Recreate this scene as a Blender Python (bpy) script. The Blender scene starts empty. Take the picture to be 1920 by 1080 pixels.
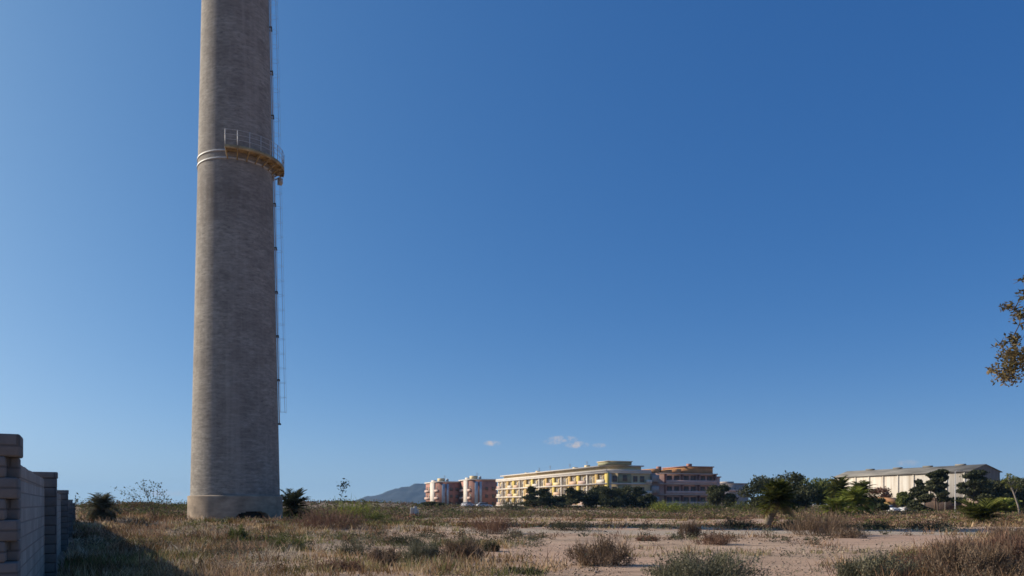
import bpy, math, random
import numpy as np
from mathutils import Vector, Matrix

# ------------------------------------------------------------------ camera, world, sun, exposure
SC = bpy.context.scene
COL = SC.collection
R = math.radians
EYE = 1.65
F = 1493.3            # focal length in photo pixels (1920 wide)
HZ = 945.0            # horizon row in the photo
cam_d = bpy.data.cameras.new("camera")
cam = bpy.data.objects.new("camera", cam_d)
COL.objects.link(cam)
cam.location = (0, 0, EYE)
cam.rotation_euler = (R(90), 0, 0)
cam_d.sensor_width = 36.0
cam_d.lens = 28.0
cam_d.shift_y = (HZ - 540.0) / 1920.0
cam_d.clip_start = 0.1
cam_d.clip_end = 20000
SC.camera = cam

SUN_EL, SUN_AZ = 27.0, 77.0          # azimuth: degrees left of the viewing axis
sd = Vector((-math.sin(R(SUN_AZ)) * math.cos(R(SUN_EL)), math.cos(R(SUN_AZ)) * math.cos(R(SUN_EL)), math.sin(R(SUN_EL))))
sun_d = bpy.data.lights.new("sun", 'SUN')
sun_d.energy = 5.0
sun_d.angle = R(0.53)
sun_d.color = (1.0, 0.90, 0.75)
sun = bpy.data.objects.new("sun", sun_d)
COL.objects.link(sun)
sun.rotation_euler = sd.to_track_quat('Z', 'Y').to_euler()

W = bpy.data.worlds.new("World")
SC.world = W
W.use_nodes = True
nt = W.node_tree
nt.nodes.clear()
N, LK = nt.nodes.new, nt.links.new
out = N('ShaderNodeOutputWorld')
bg = N('ShaderNodeBackground')
bg.inputs['Strength'].default_value = 0.085
sky = N('ShaderNodeTexSky')
sky.sky_type = 'NISHITA'
sky.sun_disc = False
sky.sun_elevation = R(SUN_EL)
sky.sun_rotation = R(-SUN_AZ)
sky.altitude = 0
sky.air_density = 0.3
sky.dust_density = 2.0
sky.ozone_density = 3.0
SKY_K = 0.085
bg.inputs['Strength'].default_value = SKY_K
# colour response of the photograph: per-channel power on the physical sky
sepc = N('ShaderNodeSeparateColor')
comb = N('ShaderNodeCombineColor')
LK(sky.outputs[0], sepc.inputs[0])
for ch, (ka, kp) in enumerate(((0.866, 0.969), (0.987, 0.703), (1.063, 0.487))):
    pw = N('ShaderNodeMath'); pw.operation = 'POWER'
    pw.inputs[1].default_value = kp
    ml = N('ShaderNodeMath'); ml.operation = 'MULTIPLY'
    ml.inputs[1].default_value = ka * SKY_K ** kp / SKY_K
    LK(sepc.outputs[ch], pw.inputs[0])
    LK(pw.outputs[0], ml.inputs[0])
    LK(ml.outputs[0], comb.inputs[ch])
# a few small far clouds low in the sky, placed by direction
tc = N('ShaderNodeTexCoord')
sep = N('ShaderNodeSeparateXYZ')
LK(tc.outputs['Generated'], sep.inputs[0])
def wmath(op, a, b=None, clamp=False):
    n = N('ShaderNodeMath')
    n.operation = op
    n.use_clamp = clamp
    for i, v in enumerate((a, b)):
        if v is None:
            continue
        if isinstance(v, (int, float)):
            n.inputs[i].default_value = v
        else:
            LK(v, n.inputs[i])
    return n.outputs[0]
# pale band of thick air low over the horizon
el_ = wmath('MAXIMUM', sep.outputs['Z'], 0.0)
band = wmath('MULTIPLY', wmath('POWER', 2.718, wmath('MULTIPLY', el_, -16.0)), 0.88)
hm = N('ShaderNodeMix')
hm.data_type = 'RGBA'
LK(band, hm.inputs['Factor'])
hi_ = [s for s in hm.inputs if s.type == 'RGBA']
LK(comb.outputs[0], hi_[0])
hi_[1].default_value = (4.9, 6.9, 8.4, 1)
sky_col = [s for s in hm.outputs if s.type == 'RGBA'][0]
yy = wmath('MAXIMUM', sep.outputs['Y'], 0.02)
px_ = wmath('DIVIDE', sep.outputs['X'], yy)
pz_ = wmath('DIVIDE', sep.outputs['Z'], yy)
cn = N('ShaderNodeTexNoise')
cn.inputs['Scale'].default_value = 95
cn.inputs['Detail'].default_value = 6
cn.inputs['Roughness'].default_value = 0.65
LK(tc.outputs['Generated'], cn.inputs['Vector'])
acc = None
for (cx, cy, w, h, a) in ((1056, 823, 30, 7, 1.0), (1036, 829, 20, 6, .7), (1082, 834, 25, 8, 1.0), (1124, 835, 16, 5, .6), (923, 831, 18, 6, 0.9), (1702, 868, 26, 7, 0.5), (300, 925, 60, 8, 0.4)):
    u = wmath('DIVIDE', wmath('SUBTRACT', px_, (cx - 960) / F), w / F)
    v = wmath('DIVIDE', wmath('SUBTRACT', pz_, (HZ - cy) / F), h / F)
    d2 = wmath('ADD', wmath('MULTIPLY', u, u), wmath('MULTIPLY', v, v))
    m = wmath('MULTIPLY', wmath('SUBTRACT', 1.0, d2, True), a)
    acc = m if acc is None else wmath('MAXIMUM', acc, m)
cl = wmath('MULTIPLY', wmath('MULTIPLY', acc, 5.0), wmath('SUBTRACT', cn.outputs[0], 0.38, True), True)
cm = N('ShaderNodeMix')
cm.data_type = 'RGBA'
LK(wmath('MULTIPLY', cl, wmath('GREATER_THAN', sep.outputs['Y'], 0.1)), cm.inputs['Factor'])
ci = [s for s in cm.inputs if s.type == 'RGBA']
LK(sky_col, ci[0])
ci[1].default_value = (6.2, 6.0, 6.4, 1)
LK([s for s in cm.outputs if s.type == 'RGBA'][0], bg.inputs['Color'])
LK(bg.outputs[0], out.inputs['Surface'])

SC.view_settings.view_transform = 'Standard'
SC.view_settings.look = 'None'
SC.view_settings.exposure = 0.0
SC.view_settings.gamma = 1.0
SC.render.engine = 'CYCLES'
SC.cycles.use_denoising = True
SC.cycles.max_bounces = 6
SC.cycles.diffuse_bounces = 3
SC.cycles.transparent_max_bounces = 8
SC.cycles.volume_bounces = 0
SC.cycles.filter_width = 1.6

# ------------------------------------------------------------------ helpers
rng = np.random.default_rng(7)
random.seed(7)

def hash2(ix, iy, seed):
    h = (ix.astype(np.int64) * 374761393 + iy.astype(np.int64) * 668265263 + seed * 1274126177) & 0xffffffff
    h = ((h ^ (h >> 13)) * 1274126177) & 0xffffffff
    h = (h ^ (h >> 16)) & 0xffffff
    return h / float(0xffffff)

def vnoise(x, y, seed=0):
    x = np.asarray(x, float); y = np.asarray(y, float)
    ix = np.floor(x); iy = np.floor(y)
    fx = x - ix; fy = y - iy
    fx = fx * fx * (3 - 2 * fx); fy = fy * fy * (3 - 2 * fy)
    a = hash2(ix, iy, seed); b = hash2(ix + 1, iy, seed)
    c = hash2(ix, iy + 1, seed); d = hash2(ix + 1, iy + 1, seed)
    return (a * (1 - fx) + b * fx) * (1 - fy) + (c * (1 - fx) + d * fx) * fy

def fbm(x, y, seed=0, octs=4):
    s = 0; a = .5; t = 0
    for k in range(octs):
        s = s + a * vnoise(x * 2 ** k, y * 2 ** k, seed + k); t += a; a *= .5
    return s / t

def gauss(x, y, cx, cy, sx, sy):
    return np.exp(-((x - cx) / sx) ** 2 - ((y - cy) / sy) ** 2)

def ground_h(x, y):
    x = np.asarray(x, float); y = np.asarray(y, float)
    near = np.clip(1 - np.hypot(x, y) / 700, 0, 1)
    h = (fbm(x / 9, y / 9, 3, 3) - .5) * .22 * near + (fbm(x / 2.2, y / 2.2, 9, 2) - .5) * .06 * near
    h = h + .20 * gauss(x, y, -21.5, 60, 9, 9)
    h = h + .85 * gauss(x, y, -31, 52, 7, 13)
    h = h + 1.55 * gauss(x, y, -43, 88, 15, 10)
    h = h + 2.1 * gauss(x, y, -46, 205, 34, 12)
    h = h + .9 * gauss(x, y, -6, 140, 30, 9)
    h = h + .35 * gauss(x, y, -12, 52, 12, 5)
    return h

def at(px, py):
    """ground point seen at a photo pixel"""
    d = 1.0; last = None
    zs = np.geomspace(8, 600, 3000)
    xs = (px - 960) / F * zs
    hs = EYE - (py - HZ) / F * zs
    g = ground_h(xs, zs)
    k = np.argmax(hs <= g)
    if hs[k] > g[k]:
        k = len(zs) - 1
    return float(xs[k]), float(zs[k]), float(g[k])

def gz(x, y):
    return float(ground_h(np.array([x]), np.array([y]))[0])

def tag(o, label=None, cat=None, group=None, kind=None):
    if label: o['label'] = label
    if cat: o['category'] = cat
    if group: o['group'] = group
    if kind: o['kind'] = kind
    return o

def empty(name, loc, rz=0.0, label=None, cat=None, group=None):
    o = bpy.data.objects.new(name, None)
    o.empty_display_size = .2
    COL.objects.link(o)
    o.location = loc
    o.rotation_euler = (0, 0, rz)
    return tag(o, label, cat, group)

def mesh_np(name, verts, faces_flat, counts, mat, parent=None, tone=None, smooth=False):
    me = bpy.data.meshes.new(name)
    verts = np.asarray(verts, np.float32)
    faces_flat = np.asarray(faces_flat, np.int32)
    counts = np.asarray(counts, np.int32)
    me.vertices.add(len(verts))
    me.vertices.foreach_set('co', verts.ravel())
    me.loops.add(len(faces_flat))
    me.loops.foreach_set('vertex_index', faces_flat)
    me.polygons.add(len(counts))
    starts = np.concatenate(([0], np.cumsum(counts)[:-1])).astype(np.int32)
    me.polygons.foreach_set('loop_start', starts)
    me.update(calc_edges=True)
    me.validate()
    if tone is not None:
        at_ = me.attributes.new('tone', 'FLOAT', 'FACE')
        at_.data.foreach_set('value', np.asarray(tone, np.float32))
    if smooth:
        me.polygons.foreach_set('use_smooth', np.ones(len(counts), bool))
    me.materials.append(mat)
    o = bpy.data.objects.new(name, me)
    COL.objects.link(o)
    if parent is not None:
        o.parent = parent
    return o

class MB:
    def __init__(s):
        s.v = []; s.f = []
    def add(s, vs, fs):
        b = len(s.v)
        s.v += [tuple(p) for p in vs]
        s.f += [tuple(i + b for i in f) for f in fs]
        return s
    def box(s, x0, x1, y0, y1, z0, z1):
        v = [(x0, y0, z0), (x1, y0, z0), (x1, y1, z0), (x0, y1, z0), (x0, y0, z1), (x1, y0, z1), (x1, y1, z1), (x0, y1, z1)]
        return s.add(v, [(0, 3, 2, 1), (4, 5, 6, 7), (0, 1, 5, 4), (1, 2, 6, 5), (2, 3, 7, 6), (3, 0, 4, 7)])
    def rbox(s, c, size, rz=0.0, tilt=0.0, bev=0.0):
        m = Matrix.Translation(c) @ Matrix.Rotation(rz, 4, 'Z') @ Matrix.Rotation(tilt, 4, 'X')
        a, b, d = size[0] / 2, size[1] / 2, size[2] / 2
        v = [m @ Vector(p) for p in ((-a, -b, -d), (a, -b, -d), (a, b, -d), (-a, b, -d), (-a, -b, d), (a, -b, d), (a, b, d), (-a, b, d))]
        return s.add(v, [(0, 3, 2, 1), (4, 5, 6, 7), (0, 1, 5, 4), (1, 2, 6, 5), (2, 3, 7, 6), (3, 0, 4, 7)])
    def tube(s, pts, rads, n=8, cap=True):
        pts = [Vector(p) for p in pts]
        if isinstance(rads, (int, float)): rads = [rads] * len(pts)
        rings = []
        whole = pts[-1] - pts[0]
        up = Vector((1, 0, 0)) if abs(whole.z) > .75 * max(whole.length, 1e-6) else Vector((0, 0, 1))
        for i, p in enumerate(pts):
            t = (pts[min(i + 1, len(pts) - 1)] - pts[max(i - 1, 0)])
            if t.length < 1e-9: t = Vector((0, 0, 1))
            t.normalize()
            a = t.cross(up)
            if a.length < .05: a = t.cross(Vector((0, 1, 0)))
            a.normalize()
            b = t.cross(a)
            rings.append([p + (a * math.cos(2 * math.pi * k / n) + b * math.sin(2 * math.pi * k / n)) * rads[i] for k in range(n)])
        vs = [q for r in rings for q in r]
        fs = []
        for i in range(len(rings) - 1):
            for k in range(n):
                fs.append((i * n + k, i * n + (k + 1) % n, (i + 1) * n + (k + 1) % n, (i + 1) * n + k))
        if cap:
            fs.append(tuple(range(n - 1, -1, -1)))
            fs.append(tuple(range((len(rings) - 1) * n, len(rings) * n)))
        return s.add(vs, fs)
    def lathe(s, prof, n=96, a0=0.0, a1=2 * math.pi):
        full = abs(a1 - a0 - 2 * math.pi) < 1e-6
        m = n if full else n + 1
        vs = []
        for (r, z) in prof:
            for k in range(m):
                a = a0 + (a1 - a0) * k / n
                vs.append((r * math.sin(a), -r * math.cos(a), z))
        fs = []
        for i in range(len(prof) - 1):
            for k in range(n):
                k2 = (k + 1) % m
                fs.append((i * m + k, i * m + k2, (i + 1) * m + k2, (i + 1) * m + k))
        return s.add(vs, fs)
    def build(s, name, mat, parent=None, smooth=False, bevel=0.0, loc=None):
        flat = [i for f in s.f for i in f]
        o = mesh_np(name, np.array(s.v, np.float32).reshape(-1, 3), flat, [len(f) for f in s.f], mat, parent, None, smooth)
        if bevel:
            m = o.modifiers.new('bevel', 'BEVEL')
            m.width = bevel; m.segments = 2; m.limit_method = 'ANGLE'
        if loc is not None: o.location = loc
        return o

# ------------------------------------------------------------------ materials
def new_mat(name):
    m = bpy.data.materials.new(name)
    m.use_nodes = True
    t = m.node_tree
    t.nodes.clear()
    o = t.nodes.new('ShaderNodeOutputMaterial')
    return m, t, o

def nd(t, kind, **kw):
    n = t.nodes.new(kind)
    for k, v in kw.items():
        if k in n.bl_rna.properties: setattr(n, k, v)
        else: n.inputs[k].default_value = v
    return n

def rgb_mix(t, fac, a, b, blend='MIX'):
    n = t.nodes.new('ShaderNodeMix'); n.data_type = 'RGBA'; n.blend_type = blend
    ins = [s for s in n.inputs if s.type == 'RGBA']
    for s, v in ((n.inputs['Factor'], fac), (ins[0], a), (ins[1], b)):
        if hasattr(v, 'is_linked'): t.links.new(v, s)
        elif isinstance(v, (tuple, list)): s.default_value = (*v[:3], 1)
        else: s.default_value = v
    return [s for s in n.outputs if s.type == 'RGBA'][0]

def mth(t, op, a, b=None, clamp=False):
    n = t.nodes.new('ShaderNodeMath'); n.operation = op; n.use_clamp = clamp
    for i, v in enumerate((a, b)):
        if v is None: continue
        if isinstance(v, (int, float)): n.inputs[i].default_value = v
        else: t.links.new(v, n.inputs[i])
    return n.outputs[0]

def ramp(t, fac, stops):
    n = t.nodes.new('ShaderNodeValToRGB')
    el = n.color_ramp.elements
    while len(el) < len(stops): el.new(.5)
    for e, (p, c) in zip(el, stops):
        e.position = p
        e.color = (*c[:3], 1) if isinstance(c, (tuple, list)) else (c, c, c, 1)
    t.links.new(fac, n.inputs[0])
    return n.outputs[0]

def noise(t, scale, detail=4, rough=.55, stretch=None, coord='Object', dist=0.0):
    tc = t.nodes.new('ShaderNodeTexCoord')
    src = tc.outputs[coord]
    if stretch:
        mp = t.nodes.new('ShaderNodeMapping'); mp.inputs['Scale'].default_value = stretch
        t.links.new(src, mp.inputs[0]); src = mp.outputs[0]
    n = t.nodes.new('ShaderNodeTexNoise')
    n.inputs['Scale'].default_value = scale; n.inputs['Detail'].default_value = detail
    n.inputs['Roughness'].default_value = rough; n.inputs['Distortion'].default_value = dist
    t.links.new(src, n.inputs['Vector'])
    return n.outputs[0]

def plain(name, col, rough=.85, var=.18, scale=1.5, bump=0.0, bscale=20, metal=0.0, stretch=None):
    m, t, o = new_mat(name)
    b = nd(t, 'ShaderNodeBsdfPrincipled')
    b.inputs['Roughness'].default_value = rough; b.inputs['Metallic'].default_value = metal
    nz = noise(t, scale, 5, .6, stretch)
    lo = tuple(c * (1 - var) for c in col); hi = tuple(min(1, c * (1 + var)) for c in col)
    t.links.new(ramp(t, nz, [(.3, lo), (.7, hi)]), b.inputs['Base Color'])
    if bump:
        bp = nd(t, 'ShaderNodeBump'); bp.inputs['Strength'].default_value = bump; bp.inputs['Distance'].default_value = .05
        t.links.new(noise(t, bscale, 6, .6), bp.inputs['Height']); t.links.new(bp.outputs[0], b.inputs['Normal'])
    t.links.new(b.outputs[0], o.inputs[0])
    return m

def leaf_mat(name, stops, trans=.25):
    m, t, o = new_mat(name)
    a = nd(t, 'ShaderNodeAttribute'); a.attribute_name = 'tone'
    c = ramp(t, a.outputs['Fac'], stops)
    d = nd(t, 'ShaderNodeBsdfDiffuse'); tr = nd(t, 'ShaderNodeBsdfTranslucent')
    t.links.new(c, d.inputs[0]); t.links.new(c, tr.inputs[0])
    mx = nd(t, 'ShaderNodeMixShader'); mx.inputs[0].default_value = trans
    t.links.new(d.outputs[0], mx.inputs[1]); t.links.new(tr.outputs[0], mx.inputs[2])
    t.links.new(mx.outputs[0], o.inputs[0])
    return m

M = {}
# weathered concrete of the stack: fine horizontal lifts, blotches, vertical streaks
def concrete_stack():
    m, t, o = new_mat('stack_concrete')
    b = nd(t, 'ShaderNodeBsdfPrincipled'); b.inputs['Roughness'].default_value = .9
    fine = noise(t, 1.0, 6, .72, (1.6, 1.6, 6.0))
    mid = noise(t, .55, 5, .65, (1, 1, 1.4))
    pit = noise(t, 2.6, 4, .7, (1, 1, 1.8))
    streak = noise(t, 1.2, 4, .6, (1.5, 1.5, .07))
    c1 = ramp(t, fine, [(.28, (.165, .146, .124)), (.50, (.295, .260, .216)), (.74, (.445, .393, .328))])
    c2 = rgb_mix(t, mth(t, 'MULTIPLY', ramp(t, mid, [(.42, 0.0), (.66, 1.0)]), .55), c1, (.165, .135, .112))
    c2 = rgb_mix(t, mth(t, 'MULTIPLY', ramp(t, pit, [(.54, 0.0), (.70, 1.0)]), .55), c2, (.115, .095, .080))
    c3 = rgb_mix(t, mth(t, 'MULTIPLY', ramp(t, streak, [(.5, 0.0), (.70, 1.0)]), .4), c2, (.40, .35, .29))
    # soot and rust washed down from the gallery and its hoops
    tcs = nd(t, 'ShaderNodeTexCoord'); sps = nd(t, 'ShaderNodeSeparateXYZ'); t.links.new(tcs.outputs['Object'], sps.inputs[0])
    below = mth(t, 'MULTIPLY', mth(t, 'SUBTRACT', 1.0, mth(t, 'MULTIPLY', mth(t, 'ABSOLUTE', mth(t, 'SUBTRACT', sps.outputs['Z'], 24.8)), .33), True), ramp(t, streak, [(.42, 0.0), (.6, .55)]))
    c3 = rgb_mix(t, below, c3, (.13, .095, .07))
    t.links.new(c3, b.inputs['Base Color'])
    tc = nd(t, 'ShaderNodeTexCoord'); sp = nd(t, 'ShaderNodeSeparateXYZ')
    t.links.new(tc.outputs['Object'], sp.inputs[0])
    course = mth(t, 'PINGPONG', sp.outputs['Z'], .14)
    hgt = mth(t, 'ADD', mth(t, 'ADD', mth(t, 'MULTIPLY', fine, .9), mth(t, 'MULTIPLY', pit, -.4)), mth(t, 'MULTIPLY', mth(t, 'MINIMUM', course, .03), 6.0))
    bp = nd(t, 'ShaderNodeBump'); bp.inputs['Strength'].default_value = .45; bp.inputs['Distance'].default_value = .06
    t.links.new(hgt, bp.inputs['Height']); t.links.new(bp.outputs[0], b.inputs['Normal'])
    t.links.new(b.outputs[0], o.inputs[0])
    return m
M['stack'] = concrete_stack()
M['plinth'] = plain('plinth_render', (.34, .262, .185), .9, .4, .9, .4, 6, stretch=(1, 1, 2))
M['galv'] = plain('pale_steel', (.50, .48, .45), .55, .15, 4, metal=.2)
M['rust'] = plain('rusty_yellow_steel', (.40, .28, .13), .8, .45, 2.5, .3, 12)
M['ladder'] = plain('grey_steel', (.30, .27, .25), .6, .2, 4, metal=.3)
M['dark'] = plain('near_black', (.03, .028, .026), .95)

def block_mat(name, col, bh=.2, bw=.4):
    m, t, o = new_mat(name)
    b = nd(t, 'ShaderNodeBsdfPrincipled'); b.inputs['Roughness'].default_value = .92
    tc = nd(t, 'ShaderNodeTexCoord'); sp = nd(t, 'ShaderNodeSeparateXYZ')
    t.links.new(tc.outputs['Object'], sp.inputs[0])
    cb = nd(t, 'ShaderNodeCombineXYZ')
    t.links.new(mth(t, 'ADD', sp.outputs['X'], sp.outputs['Y']), cb.inputs[0]); t.links.new(sp.outputs['Z'], cb.inputs[1])
    br = nd(t, 'ShaderNodeTexBrick')
    br.inputs['Scale'].default_value = 1.0; br.inputs['Brick Width'].default_value = bw; br.inputs['Row Height'].default_value = bh
    br.inputs['Mortar Size'].default_value = .012; br.inputs['Mortar Smooth'].default_value = .3; br.inputs['Bias'].default_value = 0
    br.inputs['Color1'].default_value = (*col, 1); br.inputs['Color2'].default_value = (*[c * .78 for c in col], 1)
    br.inputs['Mortar'].default_value = (*[c * .5 for c in col], 1)
    t.links.new(cb.outputs[0], br.inputs['Vector'])
    st = noise(t, 1.3, 5, .65)
    c = rgb_mix(t, ramp(t, st, [(.40, 0.0), (.66, .8)]), br.outputs['Color'], tuple(c * .55 for c in col))
    t.links.new(c, b.inputs['Base Color'])
    bp = nd(t, 'ShaderNodeBump'); bp.inputs['Strength'].default_value = .6; bp.inputs['Distance'].default_value = .02
    hh = mth(t, 'ADD', mth(t, 'MULTIPLY', br.outputs['Fac'], -1.0), mth(t, 'MULTIPLY', noise(t, 40, 4), .5))
    t.links.new(hh, bp.inputs['Height']); t.links.new(bp.outputs[0], b.inputs['Normal'])
    t.links.new(b.outputs[0], o.inputs[0])
    return m
M['block'] = block_mat('grey_block', (.47, .39, .315))
M['pillar'] = block_mat('dark_block', (.205, .186, .168), .2, .6)

def ground_mat():
    m, t, o = new_mat('dirt_ground')
    b = nd(t, 'ShaderNodeBsdfPrincipled'); b.inputs['Roughness'].default_value = .95
    big = noise(t, .06, 5, .6)
    mid = noise(t, .5, 6, .65, (.45, 1.3, 1))
    fine = noise(t, 6.0, 6, .7)
    peb = noise(t, 28.0, 3, .7)
    c = ramp(t, mid, [(.34, (.22, .145, .09)), (.47, (.47, .315, .20)), (.70, (.58, .41, .285))])
    c = rgb_mix(t, ramp(t, big, [(.42, 0.0), (.60, .55)]), c, (.50, .295, .195))
    c = rgb_mix(t, ramp(t, fine, [(.55, 0.0), (.72, .6)]), c, (.20, .130, .080))
    c = rgb_mix(t, ramp(t, peb, [(.60, 0.0), (.70, .55)]), c, (.52, .41, .31))
    tcf = nd(t, 'ShaderNodeTexCoord'); spf = nd(t, 'ShaderNodeSeparateXYZ'); t.links.new(tcf.outputs['Object'], spf.inputs[0])
    weedy = mth(t, 'MULTIPLY', mth(t, 'MULTIPLY', mth(t, 'SUBTRACT', spf.outputs['Y'], 72.0), .025, True), .6)
    c = rgb_mix(t, weedy, c, rgb_mix(t, big, (.19, .14, .08), (.34, .25, .16)))
    # pale worn track crossing the waste ground in front of the stack
    tc = nd(t, 'ShaderNodeTexCoord'); sp = nd(t, 'ShaderNodeSeparateXYZ'); t.links.new(tc.outputs['Object'], sp.inputs[0])
    yj = mth(t, 'ADD', sp.outputs['Y'], mth(t, 'MULTIPLY', mth(t, 'SUBTRACT', mid, .5), 5.0))
    dst = mth(t, 'ABSOLUTE', mth(t, 'SUBTRACT', yj, 46.5))
    trk = mth(t, 'SUBTRACT', 1.0, mth(t, 'MULTIPLY', mth(t, 'SUBTRACT', dst, 2.2), .8), True)
    trk = mth(t, 'MULTIPLY', mth(t, 'MULTIPLY', trk, .75), mth(t, 'MULTIPLY', mth(t, 'ADD', sp.outputs['X'], 4.0), .6, True))
    c = rgb_mix(t, trk, c, rgb_mix(t, fine, (.37, .30, .21), (.48, .40, .30)))
    # litter and dead stalks under the dry grass on the left
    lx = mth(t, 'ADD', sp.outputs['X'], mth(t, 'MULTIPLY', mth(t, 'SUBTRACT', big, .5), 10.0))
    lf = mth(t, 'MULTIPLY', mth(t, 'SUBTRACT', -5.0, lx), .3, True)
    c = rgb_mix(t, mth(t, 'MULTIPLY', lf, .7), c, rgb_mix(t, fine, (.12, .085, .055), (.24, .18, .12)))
    damp = noise(t, .22, 5, .7, (.35, 1.0, 1))
    c = rgb_mix(t, ramp(t, damp, [(.54, 0.0), (.66, .55)]), c, (.23, .165, .105))
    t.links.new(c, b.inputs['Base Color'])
    bp = nd(t, 'ShaderNodeBump'); bp.inputs['Strength'].default_value = .8; bp.inputs['Distance'].default_value = .06
    t.links.new(mth(t, 'ADD', fine, mth(t, 'MULTIPLY', peb, .5)), bp.inputs['Height']); t.links.new(bp.outputs[0], b.inputs['Normal'])
    t.links.new(b.outputs[0], o.inputs[0])
    return m
M['ground'] = ground_mat()
M['hill'] = plain('hill_scrub', (.022, .028, .030), .95, .45, .012)

M['dry'] = leaf_mat('dry_grass', [(0, (0.1374, 0.0796, 0.0347)), (0.35, (0.2748, 0.1706, 0.0796)), (0.7, (0.4628, 0.3182, 0.1663)), (1, (0.7232, 0.5352, 0.3327))], .3)
M['red'] = leaf_mat('reddish_grass', [(0, (0.1157, 0.0666, 0.0376)), (0.4, (0.2387, 0.1446, 0.0868)), (1, (0.4773, 0.3182, 0.2025))], .25)
M['olv'] = leaf_mat('olive_grass', [(0, (0.094, 0.0838, 0.0319)), (0.4, (0.2025, 0.1765, 0.0723)), (1, (0.4195, 0.3616, 0.1736))], .25)
M['pale'] = leaf_mat('pale_grass', [(0, (0.2314, 0.1808, 0.1229)), (0.5, (0.4339, 0.3544, 0.2531)), (1, (0.7232, 0.6075, 0.4484))], .3)
M['grn'] = leaf_mat('green_grass', [(0, (0.0768, 0.0922, 0.0282)), (0.5, (0.1472, 0.16, 0.0512)), (1, (0.2816, 0.2688, 0.1088))], .3)
M['shrub_brown'] = leaf_mat('brown_shrub', [(0, (0.0875, 0.06, 0.0425)), (0.5, (0.1938, 0.135, 0.09)), (1, (0.3625, 0.2687, 0.1812))], .2)
M['shrub_red'] = leaf_mat('reddish_shrub', [(0, (0.1063, 0.0562, 0.04)), (0.5, (0.225, 0.1313, 0.09)), (1, (0.375, 0.25, 0.175))], .2)
M['shrub_grey'] = leaf_mat('grey_green_shrub', [(0, (0.0688, 0.0688, 0.0438)), (0.5, (0.1625, 0.1562, 0.1)), (1, (0.3125, 0.2875, 0.1938))], .2)
M['shrub_green'] = leaf_mat('green_shrub', [(0, (0.0438, 0.0562, 0.0187)), (0.5, (0.125, 0.1438, 0.0475)), (1, (0.25, 0.25, 0.0938))], .25)
M['shrub_dark'] = leaf_mat('dark_shrub', [(0, (0.0297, 0.0351, 0.0243)), (0.5, (0.0675, 0.0702, 0.0432)), (1, (0.135, 0.1283, 0.081))], .2)
M['leaf_dark'] = leaf_mat('dark_leaf', [(0, (0.0324, 0.0389, 0.0227)), (0.5, (0.068, 0.0745, 0.0389)), (1, (0.1378, 0.1378, 0.0728))], .2)
M['leaf_mid'] = leaf_mat('mid_leaf', [(0, (0.0568, 0.068, 0.0259)), (0.5, (0.1378, 0.154, 0.0486)), (1, (0.2592, 0.2592, 0.0892))], .25)
M['leaf_light'] = leaf_mat('light_leaf', [(0, (.09, .11, .02)), (.5, (.25, .28, .055)), (1, (.40, .39, .11))], .3)
M['leaf_olive'] = leaf_mat('olive_leaf', [(0, (.050, .048, .026)), (.4, (.140, .118, .056)), (.75, (.26, .185, .085)), (1, (.38, .30, .16))], .3)
M['palm_leaf'] = leaf_mat('palm_leaf', [(0, (.030, .038, .010)), (.5, (.105, .120, .030)), (.85, (.24, .23, .065)), (1, (.32, .24, .12))], .2)
M['bark'] = plain('bark', (.10, .075, .055), .95, .35, 3, .5, 8, stretch=(2, 2, .5))
M['bark_pale'] = plain('pale_bark', (.30, .25, .20), .9, .25, 2, .3, 8, stretch=(2, 2, .5))
M['palm_trunk'] = plain('palm_trunk', (.20, .155, .11), .95, .4, 3, .6, 5, stretch=(1, 1, 4))

# ------------------------------------------------------------------ ground, hills
def build_ground():
    xs = np.concatenate((-np.geomspace(90, 5200, 46)[::-1], np.linspace(-88, 88, 300), np.geomspace(90, 5200, 46)))
    ys = np.concatenate((-np.geomspace(6, 5200, 30)[::-1], np.linspace(-5, 4, 6), np.linspace(5, 120, 260), np.geomspace(121, 420, 90), np.geomspace(430, 5200, 36)))
    X, Y = np.meshgrid(xs, ys)
    Z = ground_h(X, Y)
    v = np.stack((X, Y, Z), -1).reshape(-1, 3)
    ny, nx = X.shape
    i = np.arange(ny - 1)[:, None] * nx + np.arange(nx - 1)[None, :]
    f = np.stack((i, i + 1, i + nx + 1, i + nx), -1).reshape(-1)
    o = mesh_np('ground', v, f, np.full((ny - 1) * (nx - 1), 4), M['ground'], None, None, True)
    tag(o, kind='structure')
build_ground()

def build_hills():
    D = 4000.0
    prof = [(560, 946), (640, 942), (668, 938), (690, 932), (715, 927), (735, 920), (757, 913), (778, 911), (800, 907), (830, 905), (862, 911), (900, 919), (960, 925), (1050, 936), (1130, 946)]
    pxs = np.array([p[0] for p in prof]); pys = np.array([p[1] for p in prof])
    u = np.linspace(560, 1130, 160)
    hh = (HZ - np.interp(u, pxs, pys)) / F * D + EYE
    hh = np.maximum(hh, 0)
    t = np.linspace(-1, 1, 31)
    X = (u[None, :] - 960) / F * D + 0 * t[:, None]
    Y = D + t[:, None] * 550 + 0 * X
    Y = Y + (fbm(X / 90, Y / 300, 41, 3) - .5) * 160
    shape = (1 - np.abs(t[:, None]) ** 1.2)
    Z = hh[None, :] * shape * (1 + (fbm(X / 60, Y / 60, 31, 4) - .5) * .5 * (np.abs(t[:, None]) > .02)) - 3 * np.abs(t[:, None])
    v = np.stack((X, Y, Z), -1).reshape(-1, 3)
    ny, nx = X.shape
    i = np.arange(ny - 1)[:, None] * nx + np.arange(nx - 1)[None, :]
    f = np.stack((i, i + 1, i + nx + 1, i + nx), -1).reshape(-1)
    o = mesh_np('hills', v, f, np.full((ny - 1) * (nx - 1), 4), M['hill'], None, None, True)
    tag(o, kind='structure')
build_hills()

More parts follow.
